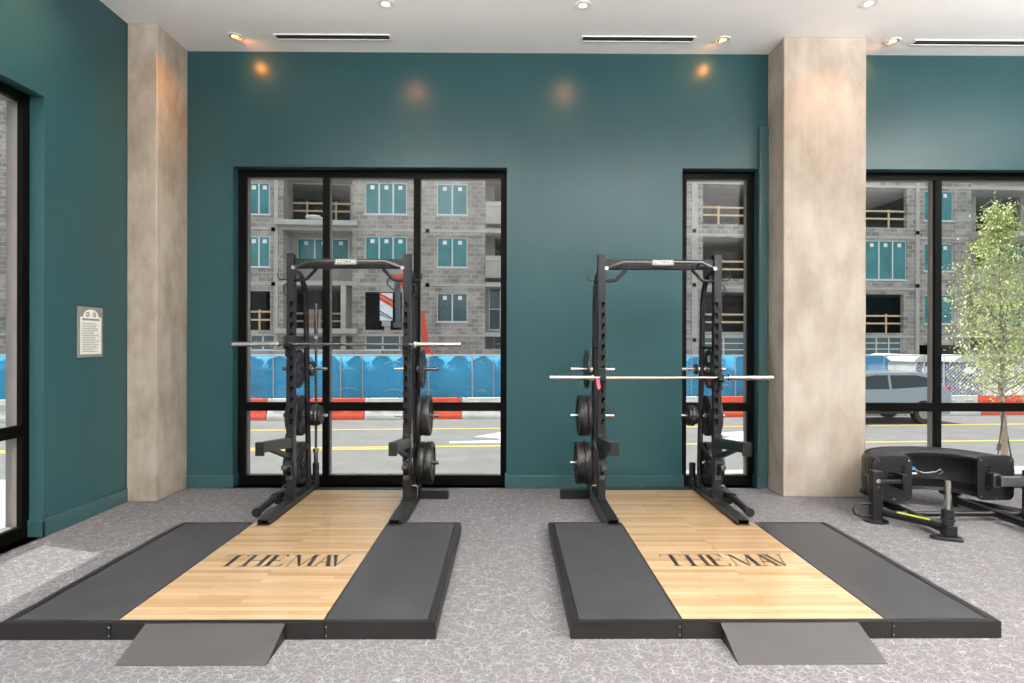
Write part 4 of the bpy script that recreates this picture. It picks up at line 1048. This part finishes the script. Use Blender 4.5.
# boom lift -------------------------------------------------------------------
def lift():
    v = 29.0
    def P(px, py): u, z = onV(px, py, v); return Vector((u, 0, z-SZ))
    bse = P(436, 400); ub = bse.x
    e = thing('boom_lift', 'red-orange boom lift raising a striped panel before the block building', 'boom lift', out(ub, v, SZ), TH)
    def L(px, py, dy=0): p = P(px, py); return (p.x-ub, dy, p.z)
    b = MB(); b.box((-1.4, -1, .45), (1.4, 1, 1.1)); b.box((-.9, -.8, 1.1), (1.0, .8, 1.6)); b.build('chassis', M['boom'], e, bevel=.04)
    for x in (-1, 1):
        for y in (-.95, .95):
            b = MB(); b.lathe([(.15, -.16), (.42, -.16), (.45, -.1), (.45, .1), (.42, .16), (.15, .16)], (x, y, .45), 'y', 24); b.build('wheel', M['cartrim'], e)
    b = MB(); a = L(420, 345); b.tube([(0, 0, 1.5), L(427, 350)], .14, square=True); b.tube([L(427, 352), L(421, 312)], .14, square=True); b.tube([L(421, 316), L(400, 276)], .15, square=True); b.tube([L(411, 281), L(394, 277)], .12, square=True); b.build('boom', M['boom'], e)
    b = MB(); b.tube([L(398, 283, -.3), L(399, 322, -.3)], .12, square=True); b.tube([L(406, 290, -.3), L(406, 325, -.3)], .07, square=True); b.tube([L(394, 325, -.3), L(408, 325, -.3)], .12, square=True); b.build('jib_mast', M['dsteel'], e)
    b = MB(); b.tube([L(391, 276, -.4), L(388, 285, -.4), L(396, 292, -.4), L(401, 284, -.4), L(396, 279, -.4)], .035, 6); b.build('hose', M['cartrim'], e)
    x0, _, zt = L(381.5, 294); x1, _, zb = L(394, 321)
    b = MB(); b.box((x0, -.55, zb), (x1, -.5, zt)); pn = b.build('panel', M['sticker'], e)
    w, h = x1-x0, zt-zb
    for m_, c in (('boom', .86), ('boom', .70), ('cartrim', .22), ('cartrim', .12)):
        d = .07 if m_ == 'boom' else .025
        q = [(x0, zb+h*(c-d)+h*.12), (x1, zb+h*(c-d)-h*.16), (x1, zb+h*(c+d)-h*.16), (x0, zb+h*(c+d)+h*.12)]
        q = [(x, min(max(z, zb), zt)) for x, z in q]
        b = MB(); b.prism(q, 'y', -.556, -.55); b.build('stripe', M[m_], pn)
    b = MB(); b.box((x0+.1, -.6, zb-.25), (x1-.1, -.3, zb-.02)); b.box((x0+.2, -.5, zb-.45), (x0+.45, -.35, zb-.25)); b.build('panel_bracket', M['slab'], e)
lift()

# ------------------------------------------------------------------ lighting
wd = bpy.data.worlds.new('sky'); S.world = wd; wd.use_nodes = True
bg = wd.node_tree.nodes['Background']; bg.inputs['Color'].default_value = (.86, .93, 1, 1); bg.inputs['Strength'].default_value = 1.15
def light(name, kind, loc, energy, col=(1, 1, 1), aim=None, **kw):
    l = bpy.data.lights.new(name, kind); l.energy = energy; l.color = col
    for k, v in kw.items(): setattr(l, k, v)
    o = bpy.data.objects.new(name, l); C.objects.link(o); o.location = loc
    if aim is not None: o.rotation_euler = Vector(aim).to_track_quat('-Z', 'Y').to_euler()
    return o
light('sun', 'SUN', (0, 0, 20), 7.2, (1, .96, .9), (1.15, -.38, -3.96), angle=math.radians(.6))
warm = (1, .34, .05)
aims = [(.27, .37, -.25), (.13, .9, -.55), (-.1, .9, -.55), (-.2, .37, -.27), None, (-.3, .34, -.3)]
for i, q in enumerate(DP):
    if i in (0, 3, 5): light('downlight_and_fill_beam', 'SPOT', (q.x, q.y, ZC-.03), 17, warm, aims[i], spot_size=math.radians(115), spot_blend=1, shadow_soft_size=.04)
    elif aims[i]: light('downlight_and_fill_beam', 'SPOT', (q.x, q.y, ZC-.03), 24, (1, .36, .12), aims[i], spot_size=math.radians(50), spot_blend=1, shadow_soft_size=.05)
light('downlight_and_fill_beam', 'SPOT', (-3.25, 6.7, ZC-.03), 62, (1, .42, .13), (-.45, .25, -.9), spot_size=math.radians(85), spot_blend=1, shadow_soft_size=.05)
light('downlight_and_fill_beam', 'SPOT', (3.6, 6.3, ZC-.03), 42, (1, .42, .13), (0, .5, -.8), spot_size=math.radians(85), spot_blend=1, shadow_soft_size=.05)
light('downlight_and_fill_beam', 'SPOT', (-3.4, 5.2, ZC-.03), 80, (1, .55, .25), (-.7, .0, -.45), spot_size=math.radians(70), spot_blend=1, shadow_soft_size=.05)
for y in (5.7, 4.2): light('downlight_and_fill_beam', 'SPOT', (-2.7, y, ZC-.03), 130, (1, .86, .74), (-1, .05, -1.5), spot_size=math.radians(95), spot_blend=1, shadow_soft_size=.06)  # added fill spots without fixtures, lifting the dark left wall
# linear uplights added out of view to brighten ceiling and room
for i, (x, y) in enumerate(((-1.5, 1.6), (2.5, 1.6), (6.5, 1.6), (-1.5, -1.2), (2.5, -1.2), (6.5, -1.2), (-1.5, -4), (2.5, -4), (6.5, -4), (7.6, 3.2))):
    e = thing('linear_pendant', 'white suspended linear lamp hanging in the gym behind the viewer', 'lamp', (x, y, 4.0), group='added linear fill lamps')
    b = MB(); b.box((-1.3, -.1, 0), (1.3, .1, .08)); b.build('housing', M['white'], e)
    b = MB(); b.cyl((-1, 0, .08), (-1, 0, ZC-4.0), .004, 6); b.cyl((1, 0, .08), (1, 0, ZC-4.0), .004, 6); build_split(b, 'cable', M['dsteel'], e)
    light('lamp_up', 'AREA', (x, y, 4.1), 720 if x > 5 else 560 if x < 0 and y > -3 else 400, (1, .955, .93), (0, 0, 1), shape='RECTANGLE', size=2.5, size_y=.18)
S.view_settings.view_transform = 'Standard'; S.view_settings.look = 'None'; S.view_settings.gamma = 1; S.view_settings.exposure = 0
S.view_settings.use_curve_mapping = False
